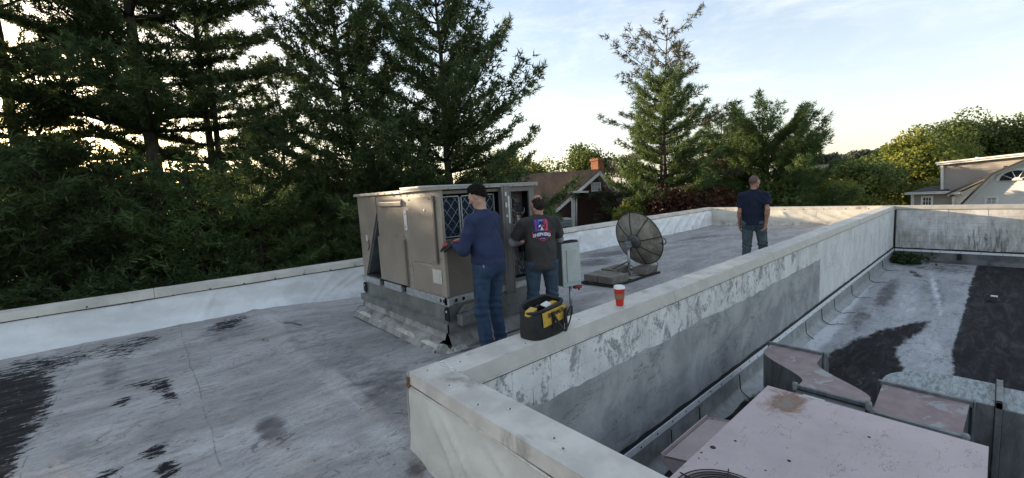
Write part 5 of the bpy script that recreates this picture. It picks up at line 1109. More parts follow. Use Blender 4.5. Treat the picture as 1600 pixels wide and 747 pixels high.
# ------------------------------------------------------------------ people: bodies and clothes as smooth implicit surfaces
class Vol:
    def __init__(s, lo, hi, h):
        s.h = h; s.lo = np.array(lo, float); s.n = np.ceil((np.array(hi, float)-s.lo)/h).astype(int)+1
        s.ax = [s.lo[i]+h*np.arange(s.n[i]) for i in range(3)]; s.D = np.full(s.n, 1.0, np.float32)
    def win(s, lo, hi, pad):
        i0 = [max(0, int((lo[k]-pad-s.lo[k])/s.h)) for k in range(3)]; i1 = [min(s.n[k], int((hi[k]+pad-s.lo[k])/s.h)+2) for k in range(3)]
        if any(i1[k] <= i0[k] for k in range(3)): return None
        sl = tuple(slice(i0[k], i1[k]) for k in range(3))
        return sl, np.meshgrid(*[s.ax[k][sl[k]] for k in range(3)], indexing='ij', copy=False)
    def put(s, sl, d, k):
        a = s.D[sl]
        if k > 0: h = np.clip(.5+.5*(a-d)/k, 0, 1); s.D[sl] = a*(1-h)+d*h-k*h*(1-h)
        else: s.D[sl] = np.minimum(a, d)
    def cone(s, a, b, ra, rb, k=.02, sq=None):
        """sq = (axis vector, factor): the limb is flattened along that axis"""
        a, b = np.array(a, float), np.array(b, float); m = max(ra, rb); w = s.win(np.minimum(a, b)-m*1.3, np.maximum(a, b)+m*1.3, .05+k)
        if not w: return s
        sl, (X, Y, Z) = w; ba = b-a; L2 = max(ba@ba, 1e-9); px, py, pz = X-a[0], Y-a[1], Z-a[2]
        t = np.clip((px*ba[0]+py*ba[1]+pz*ba[2])/L2, 0, 1); qx, qy, qz = px-ba[0]*t, py-ba[1]*t, pz-ba[2]*t
        d2 = qx*qx+qy*qy+qz*qz
        if sq is not None: e = np.array(sq[0], float); e /= np.linalg.norm(e); c = qx*e[0]+qy*e[1]+qz*e[2]; d2 = d2+c*c*(sq[1]**2-1)
        s.put(sl, (np.sqrt(np.maximum(d2, 0))-(ra+(rb-ra)*t)).astype(np.float32), k); return s
    def ell(s, c, r, k=.02, M=None):
        c, r = np.array(c, float), np.array(r, float); m = r.max(); w = s.win(c-m, c+m, .05+k)
        if not w: return s
        sl, (X, Y, Z) = w; x, y, z = X-c[0], Y-c[1], Z-c[2]
        if M is not None: x, y, z = [M[0, i]*x+M[1, i]*y+M[2, i]*z for i in range(3)]
        k0 = np.sqrt((x/r[0])**2+(y/r[1])**2+(z/r[2])**2); k1 = np.sqrt((x/r[0]**2)**2+(y/r[1]**2)**2+(z/r[2]**2)**2)
        s.put(sl, (k0*(k0-1)/np.maximum(k1, 1e-6)).astype(np.float32), k); return s
    def cut(s, n, off):     # keep the side where n.p < off
        X, Y, Z = np.meshgrid(*s.ax, indexing='ij', copy=False); n = np.array(n, float)
        s.D = np.maximum(s.D, (n[0]*X+n[1]*Y+n[2]*Z-off).astype(np.float32)); return s
    def mesh(s):
        D = s.D; S = D < 0; n = D.shape; c = np.zeros(tuple(k-1 for k in n), np.int8)
        for i in (0, 1):
            for j in (0, 1):
                for k in (0, 1): c += S[i:n[0]-1+i, j:n[1]-1+j, k:n[2]-1+k]
        I = np.argwhere((c > 0) & (c < 8)); idx = np.full(c.shape, -1, np.int64); idx[tuple(I.T)] = np.arange(len(I))
        acc = np.zeros((len(I), 3)); cnt = np.zeros(len(I))
        co = [(i, j, k) for i in (0, 1) for j in (0, 1) for k in (0, 1)]
        for a in co:
            for ax in range(3):
                if a[ax]: continue
                b = list(a); b[ax] = 1
                da = D[I[:, 0]+a[0], I[:, 1]+a[1], I[:, 2]+a[2]]; db_ = D[I[:, 0]+b[0], I[:, 1]+b[1], I[:, 2]+b[2]]
                m = (da < 0) != (db_ < 0); t = np.where(m, da/np.where(da-db_ == 0, 1, da-db_), 0)
                p = np.array(a, float)[None]+np.zeros((len(I), 3)); p[:, ax] += t
                acc += p*m[:, None]; cnt += m
        V = s.lo+(I+acc/np.maximum(cnt, 1)[:, None])*s.h; F = []
        for ax in range(3):
            o = [1, 2] if ax == 0 else [2, 0] if ax == 1 else [0, 1]
            A = S; sl0 = [slice(None)]*3; sl1 = [slice(None)]*3; sl0[ax] = slice(0, -1); sl1[ax] = slice(1, None)
            d = A[tuple(sl0)] != A[tuple(sl1)]; E = np.argwhere(d); E = E[(E[:, o[0]] > 0) & (E[:, o[1]] > 0) & (E[:, o[0]] < n[o[0]]-1) & (E[:, o[1]] < n[o[1]]-1)]
            if not len(E): continue
            q = []
            for (u, v) in ((0, 0), (-1, 0), (-1, -1), (0, -1)):
                e = E.copy(); e[:, o[0]] += u; e[:, o[1]] += v; q.append(idx[e[:, 0], e[:, 1], e[:, 2]])
            q = np.stack(q, 1); ins = S[E[:, 0], E[:, 1], E[:, 2]]; q[~ins] = q[~ins][:, ::-1]; F.append(q)
        F = np.concatenate(F); F = F[(F >= 0).all(1)]
        return V, F
def vnorm(V, F):
    N = np.zeros_like(V); f = np.cross(V[F[:, 2]]-V[F[:, 0]], V[F[:, 3]]-V[F[:, 1]])
    for k in range(4): np.add.at(N, F[:, k], f)
    return unit(N)
def surf(vol, name, mat, parent, amp=0.0, freq=(6, 6, 6), seed=0, sharp=1.0, relax=1, folds=None):
    V, F = vol.mesh()
    for _ in range(relax):
        A = np.zeros_like(V); c = np.zeros(len(V))
        for k in range(4): np.add.at(A, F[:, k], V[F[:, (k+1) % 4]]+V[F[:, (k+3) % 4]]); np.add.at(c, F[:, k], 2)
        V = .5*V+.5*A/c[:, None]
    if amp or folds is not None:
        N = vnorm(V, F); d = 0
        if amp:
            r1 = 1-np.abs(2*fbm(V*np.array(freq), seed, 3)-1)*1.6; r2 = fbm(V*np.array(freq)*.45, seed+9, 3)-.5
            d = amp*(sharp*(r1-.7)+1.2*r2)
        if folds is not None: d = d+folds(V)
        V = V+N*np.atleast_1d(d)[:, None]
    me = mesh_np(name, V, F, True); return link(name, me, mat, parent)
def ik(a, c, l1, l2, pole):
    a, c, pole = [np.array(t, float) for t in (a, c, pole)]; v = c-a; L = min(np.linalg.norm(v), (l1+l2)*.999); v = v/np.linalg.norm(v)
    x = (l1*l1-l2*l2+L*L)/(2*L); h = math.sqrt(max(l1*l1-x*x, 0)); p = pole-a; p = p-v*(p@v); return a+v*x+h*p/np.linalg.norm(p)
SKIN = lambda nm, c: plain(nm, c, .5, 0, .10, 14, .15, 120, .001, obj=True)
def jeans_mat(name, lo, hi):
    n = NT(name); p = n.objc; a = n.noise(n.map(p, (1, 1, .6)), 7, 8, .65, .4); f = n.noise(p, 160, 3, .7)
    c = n.mix(n.step(a, .35, .7), lo, hi); c = n.mix(n.math('MULTIPLY', f, .35), c, tuple(x*1.6 for x in hi)); n.bump(n.math('ADD', a, n.math('MULTIPLY', f, .3)), .35, .006)
    return n.fin(c, .8, 0, .2)
def cloth_mat(name, lo, hi):
    n = NT(name); p = n.objc; a = n.noise(p, 5, 7, .6); n.bump(n.math('ADD', n.noise(p, 14, 6, .6), n.math('MULTIPLY', n.noise(p, 220, 2), .15)), .3, .006)
    return n.fin(n.mix(n.step(a, .3, .7), lo, hi), .85, 0, .2)
BOOT = plain('dark_boot_leather', (.020, .018, .017), .55, 0, .2, 20, .3, 60, obj=True)

def hand(vol, w, d, n, sd, curl, r=1.0, thumb=.6, infl=0.0, fan=.12, k=.006, lens=(.072, .080, .074, .058)):
    """palm from the wrist w along d, palm facing n; sd = thumb side; curl = bend per joint in radians"""
    w, d, n = np.array(w, float), unit(np.array(d, float)), np.array(n, float); n = unit(n-d*(n@d)); s = np.cross(d, n)*sd
    vol.ell(w+d*.048*r, np.array([.044, .052, .018])*r+infl, .012, np.stack([s, d, n], 1))
    vol.cone(w-d*.01, w+d*.03*r, .027*r+infl, .030*r+infl, .015, (n, 1.35))
    for i, L in enumerate(lens):
        cu = curl[i] if isinstance(curl, (list, tuple)) else curl
        b = w+d*(.088-.006*abs(i-1.2))*r+s*(.030-.0205*i)*r; dd = unit(d+s*fan*(1.3-i)*.6); L = L*r; p = b
        for j, f in enumerate((.45, .31, .24)):
            c, sn = math.cos(cu), math.sin(cu); dd = unit(dd*c+n*sn); q = p+dd*L*f; vol.cone(p, q, (.0098-.0012*j)*r+infl, (.0090-.0012*j)*r+infl, k if j else .010); p = q
    b = w+d*.028*r+s*.030*r; dd = unit(d*.75+s*.75+n*.45*thumb); p = b
    for j, f in enumerate((.036, .030, .026)):
        q = p+dd*f*r; vol.cone(p, q, (.0135-.0018*j)*r+infl, (.0120-.0018*j)*r+infl, .009); p = q; dd = unit(dd+d*.25+n*.35*thumb-s*.25)
def headshape(v, c, M, part='skin', hair='full'):
    """head frame columns of M: right, front, up; c = centre of the skull"""
    P = lambda x, y, z: c+M[:, 0]*x+M[:, 1]*y+M[:, 2]*z
    if part == 'skin':
        v.ell(P(0, -.012, .012), (.074, .094, .090), .02, M); v.ell(P(0, .022, -.035), (.062, .068, .075), .03, M); v.ell(P(0, .050, -.088), (.036, .030, .026), .03, M)
        v.cone(P(-.052, .0, -.070), P(-.020, .062, -.095), .018, .018, .03); v.cone(P(.052, .0, -.070), P(.020, .062, -.095), .018, .018, .03)
        v.cone(P(-.045, .072, .012), P(.045, .072, .012), .012, .012, .02)                                    # brow
        v.cone(P(0, .084, .0), P(0, .108, -.034), .008, .012, .012); v.ell(P(-.010, .096, -.038), (.008, .010, .007), .008, M); v.ell(P(.010, .096, -.038), (.008, .010, .007), .008, M)
        for sg in (-1, 1):
            v.ell(P(sg*.045, .060, -.030), (.020, .018, .018), .025, M); v.ell(P(sg*.077, -.005, -.012), (.009, .020, .033), .008, M); v.ell(P(sg*.080, .0, -.036), (.007, .009, .010), .006, M)
            v.ell(P(sg*.031, .083, -.002), (.013, .007, .006), .006, M)
        v.ell(P(0, .088, -.062), (.022, .009, .006), .006, M); v.ell(P(0, .086, -.071), (.018, .010, .006), .005, M)
def body_person(name, loc, rz, label, J, skin, extras):
    t = empty(name, loc, rz, label, 'person'); return t

def make_person(loc, rz, label, H, J, skinm, hairm, hairkind, shirt, shirtm, jeansm, hands, build=1.0, shirt_len=.90, seed=0):
    """J: joints for a 1.80 m figure facing +Y; k scales it to H"""
    t = empty('person', loc, rz, label, 'person'); k = H/1.80
    S_ = lambda p: np.array(p, float)
    head_c, HM = J['head']; v = Vol((-.48, -.42, -.01), (.48, .55, 1.86), .0062)
    nb, ch, be, pe = S_(J['neck']), S_(J['chest']), S_(J['belly']), S_(J['pelvis']); B = build
    v.ell(ch, (.165*B, .105*B, .20), .05); v.ell(be, (.140*B, .105*B, .15), .06); v.ell(pe, (.155*B, .112*B, .11), .06)
    v.cone(nb-S_((0, 0, .08)), head_c-HM[:, 2]*.06-HM[:, 1]*.006, .064, .050, .03)
    for sd, A in ((-1, 'L'), (1, 'R')):
        sh, el, wr = [S_(J[q+A]) for q in ('sh', 'el', 'wr')]; hp, kn, an, toe = [S_(J[q+A]) for q in ('hip', 'kn', 'an', 'toe')]
        v.cone(nb-S_((0, 0, .05)), sh, .048, .046, .05); v.cone(sh, el, .044*B, .037, .03); v.cone(el, wr, .038, .026, .02, None)
        v.ell(el*.72+wr*.28, (.040, .040, .05), .03); v.cone(hp, kn, .074, .046, .04); v.cone(kn, an, .044, .032, .02); v.ell(kn*.72+an*.28+S_((0, -.006, 0)), (.042, .043, .08), .02)
        v.cone(an, toe, .038, .030, .03)
    headshape(v, head_c, HM)
    for (A, d, n, sd, cu, th, infl) in hands:
        if infl == 0: hand(v, S_(J['wr'+A]), d, n, sd, cu, 1.0, th)
    o = surf(v, 'body', skinm, t, relax=1)
    # hair
    hv = Vol(head_c-.16, head_c+.16, .0042); P = lambda x, y, z: head_c+HM[:, 0]*x+HM[:, 1]*y+HM[:, 2]*z
    if hairkind == 'full':
        hv.ell(P(0, -.014, .026), (.080, .100, .093), .01, HM); hv.ell(P(0, .012, .088), (.056, .045, .026), .03, HM); hv.ell(P(0, -.046, -.052), (.063, .056, .066), .03, HM); hv.ell(P(-.066, -.030, .0), (.016, .040, .048), .02, HM); hv.ell(P(.066, -.030, .0), (.016, .040, .048), .02, HM)
        hv.cut(HM[:, 1]*1.0-HM[:, 2]*1.15, (P(0, .030, .032)@(HM[:, 1]-HM[:, 2]*1.15)))
        amp = .012
    elif hairkind == 'receding':
        hv.ell(P(0, -.018, .004), (.0768, .0930, .0915), .01, HM); hv.ell(P(0, -.050, -.038), (.058, .045, .054), .02, HM)
        hv.cut(HM[:, 1], P(0, .028, 0)@HM[:, 1]); amp = .004
    else:
        hv.ell(P(0, -.013, .012), (.0752, .0952, .0912), .01, HM); hv.cut(HM[:, 1]*.7-HM[:, 2]*.7, P(0, .045, .045)@(HM[:, 1]*.7-HM[:, 2]*.7)); hv.cut(-HM[:, 2], -(P(0, 0, -.045)@HM[:, 2])); amp = .0006
    surf(hv, 'hair', hairm, t, amp, (34, 34, 26), 5+seed)
    # shirt
    sv = Vol((-.46, -.40, .70), (.46, .50, 1.66), .0075); G = .017
    sv.ell(ch, (.172*B+G, .112*B+G, .21), .05); sv.ell(be+S_((0, -.004, .02)), (.152*B+G, .118*B+G, .17), .08); sv.cone(be, S_((pe[0], pe[1], shirt_len-.04)), .118*B+G, .125*B+G, .06, ((0, 1, 0), 1.12))
    for dx in (-.045, .045): sv.cone(be+S_((dx, 0, 0)), S_((pe[0]+dx*1.1, pe[1], shirt_len-.05)), .108*B+G, .118*B+G, .06)
    sv.cone(nb-S_((0, 0, .06)), nb+S_((0, .004, .018)), .080, .068, .03)
    sl_ = Vol((-.46, -.40, .70), (.46, .50, 1.66), .0075)
    for A in 'LR':
        sh, el, wr = [S_(J[q+A]) for q in ('sh', 'el', 'wr')]
        sv.cone(nb-S_((0, 0, .050)), sh-S_((0, 0, .004)), .055, .060, .05)
        sv.cone(ch+S_((0, 0, .06)), sh*.62+ch*.38, .09, .072, .06)
        if shirt == 'long': sv.cone(sh, el, .063*B, .056, .035); sv.cone(el, wr, .056, .039, .03)
        else:
            n_ = unit(el-sh); f_ = J.get('sleeve', .80); e = sh+(el-sh)*f_; one = Vol((-.46, -.40, .70), (.46, .50, 1.66), .0075)
            one.cone(sh, e+n_*.05, .066*B, .072, .02); one.cut(n_, e@n_); sl_.D = np.minimum(sl_.D, one.D)
    if shirt != 'long':
        kk = .03; h_ = np.clip(.5+.5*(sv.D-sl_.D)/kk, 0, 1); sv.D = (sv.D*(1-h_)+sl_.D*h_-kk*h_*(1-h_)).astype(np.float32)
    sv.cut((0, 0, -1), -shirt_len); sv.cut(unit(np.array([0, -.15, 1.0])), (nb+S_((0, .0, .030)))@unit(np.array([0, -.15, 1.0])))
    def folds(V):
        q = np.clip((1.12-V[:, 2])/.2, 0, 1); w = .0055*np.sin(V[:, 2]*70+6*V[:, 0]*np.sin(seed+1)+4*fbm(V*4, seed, 2))*q
        u = .0045*np.sin((V[:, 0]*1.0+V[:, 2]*.7*np.sign(V[:, 0]))*60+5*fbm(V*5, seed+2, 2))*np.clip((V[:, 2]-1.05)/.2, 0, 1)
        return (w if shirt == 'long' else w*.35)+u*.7
    so_ = surf(sv, 'shirt', shirtm, t, .011, (8, 8, 5), 3+seed, relax=2, folds=folds)
    # jeans
    jv = Vol((-.34, -.34, .02), (.34, .40, 1.08), .0075)
    jv.ell(pe+S_((0, -.002, .0)), (.162*B+.008, .122*B+.006, .12), .05); jv.cone(pe+S_((0, 0, .10)), pe, .128*B, .13*B, .04, ((0, 1, 0), 1.15))
    for sg, A in ((-1, 'L'), (1, 'R')):
        hp, kn, an = [S_(J[q+A]) for q in ('hip', 'kn', 'an')]; jv.ell(hp+S_((0, -.055, -.01)), (.080, .068, .09), .04)
        jv.cone(hp, kn, .098*B, .073, .035); jv.cone(kn, an+S_((0, -.01, -.035)), .073, .068, .035)
    jv.cut((0, 0, 1), shirt_len+.10); 
    for A in 'LR': pass
    jv.cut((0, 0, -1), -.045)
    def jf(V):
        q = np.exp(-((V[:, 2]-.50)/.10)**2)+.9*np.exp(-((V[:, 2]-.14)/.10)**2)+.5*np.exp(-((V[:, 2]-.80)/.06)**2)
        return .0065*q*np.sin(V[:, 2]*85+V[:, 0]*28+V[:, 1]*20+6*fbm(V*5, seed+4, 3))
    surf(jv, 'jeans', jeansm, t, .010, (9, 9, 5), 6+seed, relax=2, folds=jf)
    for A in 'LR':
        an, toe = S_(J['an'+A]), S_(J['toe'+A]); bv = Vol(np.minimum(an, toe)-.14, np.maximum(an, toe)+.14, .007); hl = an+S_((0, -.045, -.05)); dv = unit((toe-an)*np.array([1, 1, 0])); hl = an-dv*.045; hl[2] = .035
        tt_ = toe.copy(); tt_[2] = .032
        bv.cone(an+S_((0, 0, .05)), S_((an[0], an[1], .045)), .047, .046, .02); bv.cone(hl, tt_, .036, .038, .03); bv.cone(S_((an[0], an[1], .06)), tt_, .045, .034, .03); bv.cut((0, 0, -1), 0.0)
        surf(bv, 'boot', BOOT, t, relax=1)
    t.scale = (k, k, k)
    return t, so_
def rotm(yaw=0, pitch=0, roll=0):
    """head frame: yaw to the left, pitch down, roll"""
    return np.array(Matrix.Rotation(R(yaw), 3, 'Z')@Matrix.Rotation(R(-pitch), 3, 'X')@Matrix.Rotation(R(roll), 3, 'Y'))
def ground(x, y): return float(zup(np.array([x]), np.array([y]))[0])

# man 1: navy long sleeved shirt, at the filter opening
J = dict(neck=(0, .045, 1.50), chest=(0, .02, 1.31), belly=(0, 0, 1.10), pelvis=(0, -.01, .95),
         shL=(-.180, .03, 1.420), shR=(.180, .045, 1.420), hipL=(-.095, 0, .93), hipR=(.095, 0, .93),
         knL=(-.125, .02, .50), knR=(.125, .055, .50), anL=(-.14, -.05, .09), anR=(.165, .03, .09), toeL=(-.19, .09, .04), toeR=(.21, .17, .04))
J['wrL'] = np.array([-.16, .30, 1.17]); J['wrR'] = np.array([.06, .36, 1.20])
J['elL'] = ik(J['shL'], J['wrL'], .30, .26, (-.45, -.25, 1.0)); J['elR'] = ik(J['shR'], J['wrR'], .30, .26, (.5, -.2, 1.0))
HM = rotm(24, 26, 0); J['head'] = (np.array([-.005, .085, 1.668]), HM)
SK1 = SKIN('light_skin', (.43, .26, .19)); SK2 = SKIN('tanned_skin', (.38, .20, .145)); SK3 = SKIN('ruddy_skin', (.36, .19, .13))
H1 = plain('dark_brown_hair', (.010, .007, .006), .85, 0, .5, 40, .8, 90, .006, obj=True, spec=.15); H2 = plain('short_dark_grey_hair', (.030, .022, .018), .9, 0, .6, 24, .6, 200, .003, obj=True, spec=.15); H3 = plain('cropped_hair_stubble', (.115, .075, .058), .7, 0, .3, 20, .5, 300, .001, obj=True)
NAVY = cloth_mat('navy_jersey', (.020, .029, .066), (.032, .044, .095)); CHAR = cloth_mat('charcoal_tshirt', (.036, .034, .032), (.058, .055, .052)); POLO = cloth_mat('dark_navy_polo', (.010, .014, .030), (.017, .022, .044))
JN1 = jeans_mat('blue_denim', (.014, .029, .058), (.032, .058, .100)); JN2 = jeans_mat('mid_blue_denim', (.020, .037, .062), (.048, .074, .108)); JN3 = jeans_mat('faded_blue_denim', (.034, .048, .056), (.085, .110, .122))
hR1 = ('R', (-.85, .45, .05), (0, -.2, -1), -1, .28, .6, 0.0)
x1, y1 = 2.70, 3.57
rz1 = R(11)
p1, sh1 = make_person((x1, y1, ground(x1, y1)), rz1, 'man in navy long sleeved shirt and blue jeans, head bowed at the filter opening', 1.87, J, SK1, H1, 'full', 'long', NAVY, JN1, [hR1], 1.02, .93, 1)
# black glove with red cuff on the left hand
GLK = plain('black_glove', (.018, .016, .016), .7, 0, .2, 30, .3, 80, obj=True); GLR = plain('red_glove_panel', (.50, .035, .030), .6, 0, .1, 30, .2, 80, obj=True)
gv = Vol(J['wrL']-.20, J['wrL']+.20, .0052); hand(gv, J['wrL'], (-.42, .80, -.12), (.2, 0, -1), 1, .30, 1.05, .6, .0035); surf(gv, 'glove', GLK, p1, relax=1)
dW = unit(np.array([-.42, .80, -.12])); gc = Vol(J['wrL']-.16, J['wrL']+.16, .005); gc.cone(J['wrL']-dW*.035, J['wrL']+dW*.012, .046, .037, .01); surf(gc, 'glove_cuff', GLR, p1)
gk = Vol(J['wrL']-.2, J['wrL']+.24, .005)
for i in range(4):
    s_ = np.cross(dW, unit(np.array([.2, 0, -1.0]))); b_0 = J['wrL']+dW*.085+s_*(.03-.021*i)+np.array([0, 0, .016]); gk.cone(b_0, b_0+dW*.045, .0075, .0065, .002)
surf(gk, 'knuckle_guard', GLR, p1)
def strap(parent, pts, r, mat, name): return MB().tube(pts, r, 6).build(name, mat, parent, world=False)
# pockets and key ring
KEY = plain('silver_key_ring', (.55, .55, .55), .3, .7, .1, 30)
m = MB(); m.tube([(-.165+.0*t, -.075+.016*math.sin(t), .955+.022*math.cos(t)) for t in np.linspace(0, 6.28, 16)], .0035, 5, cap=False); m.obox((-.168, -.07, .925), (.003, 0, 0), (0, .010, 0), (0, 0, .022)); m.build('key_ring', KEY, p1, world=False)
def on_surface(o, pts2, y_from=-1.0, dy=1.0, off=.004):
    me = o.data; bvh = BVHTree.FromPolygons([v.co for v in me.vertices], [p.vertices for p in me.polygons]); out = []
    for x, z in pts2:
        hit = bvh.ray_cast(Vector((x, y_from, z)), Vector((0, dy, 0)))
        out.append((hit[0]+Vector((0, -off if dy > 0 else off, 0))) if hit[0] else Vector((x, 0, z)))
    return out
def patch(o, x0, x1, z0, z1, nx, nz, name, mat, parent, off=.004, fn=None):
    pts = [(x0+(x1-x0)*i/nx, z0+(z1-z0)*j/nz) for i in range(nx+1) for j in range(nz+1)]; V = on_surface(o, pts, off=off); F = []
    for i in range(nx):
        for j in range(nz):
            q = (i*(nz+1)+j, (i+1)*(nz+1)+j, (i+1)*(nz+1)+j+1, i*(nz+1)+j+1); c = ((pts[q[0]][0]+pts[q[2]][0])/2, (pts[q[0]][1]+pts[q[2]][1])/2)
            if (fn is None or fn(*c)) and all(abs(V[i_][1]-V[q[0]][1]) < .05 for i_ in q): F.append(q)
    me = bpy.data.meshes.new(name); me.from_pydata(V, [], F); me.update(); return link(name, me, mat, parent)
jo = [c for c in p1.children if c.name.startswith('jeans')][0]
DKD = jeans_mat('dark_denim_pocket', (.012, .028, .062), (.026, .052, .10))
for xa, xb in ((-.135, -.022), (.030, .138)): patch(jo, xa, xb, .775, .905, 10, 10, 'back_pocket', DKD, p1, .004, lambda x, z, a=xa, b=xb: z > .79+.02*abs((x-(a+b)/2))/(.056))
patch(jo, -.165, -.11, .735, .75, 6, 3, 'hammer_loop', DKD, p1, .012)

# man 2: charcoal T-shirt with printed back, at the control box
J2 = dict(neck=(0, .03, 1.485), chest=(0, .01, 1.30), belly=(0, 0, 1.10), pelvis=(0, -.0, .95), sleeve=.78,
          shL=(-.188, .015, 1.410), shR=(.188, .015, 1.410), hipL=(-.10, 0, .93), hipR=(.10, 0, .93),
          knL=(-.12, .03, .50), knR=(.13, .03, .50), anL=(-.13, -.01, .09), anR=(.15, -.01, .09), toeL=(-.17, .12, .04), toeR=(.20, .12, .04))
J2['wrL'] = np.array([-.16, .32, 1.14]); J2['wrR'] = np.array([.14, .33, 1.12])
J2['elL'] = ik(J2['shL'], J2['wrL'], .29, .25, (-.75, -.15, 1.05)); J2['elR'] = ik(J2['shR'], J2['wrR'], .29, .25, (.75, -.15, 1.05))
HM2 = rotm(14, 14, 0); J2['head'] = (np.array([0, .055, 1.632]), HM2)
x2, y2 = 3.49, 3.56
p2, sh2 = make_person((x2, y2, ground(x2, y2)), R(-28), 'balding man in charcoal printed T-shirt seen from behind at the wiring compartment', 1.77, J2, SK2, H2, 'receding', 'short', CHAR, JN2,
                      [('L', (.25, .95, .1), (.3, 0, -1), 1, .35, .6, 0.0), ('R', (-.3, .95, .1), (-.3, 0, -1), -1, .35, .6, 0.0)], 1.05, .85, 2)
# grey thermal sleeves below the T-shirt sleeves
THM = cloth_mat('grey_undersleeve', (.20, .21, .22), (.27, .28, .29))
for A in 'LR':
    uv_ = Vol(np.minimum(J2['el'+A], J2['wr'+A])-.14, np.maximum(J2['el'+A], J2['sh'+A])*.0+np.maximum(J2['el'+A], J2['wr'+A])+.14, .007); e = J2['el'+A]; uv_.cone(e+(J2['sh'+A]-e)*.32, e, .050, .049, .02); uv_.cone(e, e*.35+J2['wr'+A]*.65, .049, .040, .02); surf(uv_, 'undersleeve', THM, p2, .005, (10, 10, 10), 8)
# print on the back: crest with a dog's head and lettering
PR = {k: plain('print_'+k, c, .7, 0, .05, 30, .05, 60, obj=True) for k, c in dict(purple=(.18, .05, .30), magenta=(.50, .05, .16), red=(.62, .06, .07), navy=(.012, .018, .09), blue=(.10, .20, .55), white=(.72, .72, .75), pink=(.55, .25, .35)).items()}
cxp, czp, sP = -.012, 1.352, 1.18
def crest(x, z, g=0.0):
    x = (x-cxp)/sP; z = (z-czp)/sP; return abs(x) < .066+g and z < .085+g and z > -.045-g
def strip(lo, hi): return lambda x, z: crest(x, z) and lo <= (x-cxp)/sP < hi
patch(sh2, cxp-.08*sP, cxp+.08*sP, czp-.06*sP, czp+.10*sP, 40, 40, 'print_outline', PR['navy'], p2, .0040, lambda x, z: crest(x, z, .006))
for k, (lo, hi, c) in enumerate(((-.1, -.030, 'purple'), (-.030, .012, 'blue'), (.012, .040, 'magenta'), (.040, .1, 'red'))): patch(sh2, cxp-.08*sP, cxp+.08*sP, czp-.06*sP, czp+.10*sP, 40, 40, 'print_field', PR[c], p2, .0050, strip(lo, hi))
def inP(P, x, z): return bool(inpoly(np.array([[x, z]]), P)[0])
dogo = [(-.040, -.03), (-.046, .03), (-.040, .088), (-.022, .062), (0, .066), (.022, .062), (.040, .088), (.046, .03), (.040, -.03), (0, -.052)]
patch(sh2, cxp-.06*sP, cxp+.06*sP, czp-.06*sP, czp+.10*sP, 40, 52, 'print_dog_head', PR['navy'], p2, .0060, lambda x, z: inP(dogo, (x-cxp)/sP, (z-czp)/sP))
for P_, c in (([(-.034, .022), (-.036, .070), (-.024, .052)], 'blue'), ([(.034, .022), (.036, .070), (.024, .052)], 'magenta'), ([(-.030, .004), (-.008, .020), (-.006, .034), (-.028, .026)], 'white'), ([(.030, .004), (.008, .020), (.006, .034), (.028, .026)], 'red'),
              ([(-.016, -.02), (0, .018), (.016, -.02), (0, -.042)], 'white'), ([(-.009, -.020), (0, -.008), (.009, -.020), (0, -.032)], 'navy'), ([(-.042, -.02), (-.030, -.002), (-.022, -.036)], 'blue'), ([(.042, -.02), (.030, -.002), (.022, -.036)], 'red')):
    patch(sh2, cxp-.06*sP, cxp+.06*sP, czp-.06*sP, czp+.10*sP, 60, 78, 'print_detail', PR[c], p2, .0070, lambda x, z, P_=P_: inP(P_, (x-cxp)/sP, (z-czp)/sP))
ban = [(-.092, -.038), (-.075, -.032), (0, -.024), (.075, -.032), (.092, -.038), (.090, -.088), (.050, -.098), (.022, -.120), (0, -.128), (-.022, -.120), (-.050, -.098), (-.090, -.088)]
patch(sh2, cxp-.10*sP, cxp+.10*sP, czp-.14*sP, czp-.01*sP, 60, 40, 'print_banner_edge', PR['red'], p2, .0080, lambda x, z: inP([(a*1.04, b*1.04+.003) for a, b in ban], (x-cxp)/sP, (z-czp)/sP))
patch(sh2, cxp-.10*sP, cxp+.10*sP, czp-.14*sP, czp-.01*sP, 60, 40, 'print_banner', PR['navy'], p2, .0088, lambda x, z: inP([(a*.98, b*.98) for a, b in ban], (x-cxp)/sP, (z-czp)/sP))
def print_text(o, txt, size, x, z, mat, name, off, bold, arch=0.0, sxx=1.0):
    to = text_mesh(txt, size, mat, o.parent, Matrix.Identity(4), name, bold, 0.0); me = to.data
    bm = bmesh.new(); bm.from_mesh(me); bmesh.ops.triangulate(bm, faces=bm.faces); bmesh.ops.subdivide_edges(bm, edges=[e for e in bm.edges if e.calc_length() > .012], cuts=1); bm.to_mesh(me); bm.free()
    pts = [(x+v.co.x*sxx, z+v.co.y-arch*(v.co.x**2)) for v in me.vertices]; V = on_surface(o, pts, off=off)
    for v, q in zip(me.vertices, V): v.co = q
    return to
print_text(sh2, 'SHEPHERD', .044*sP, cxp, czp-.062*sP, PR['white'], 'print_lettering', .0105, .0018, 1.2, .86)
print_text(sh2, 'HVAC', .020*sP, cxp, czp-.104*sP, PR['pink'], 'print_lettering', .0105, .0008)

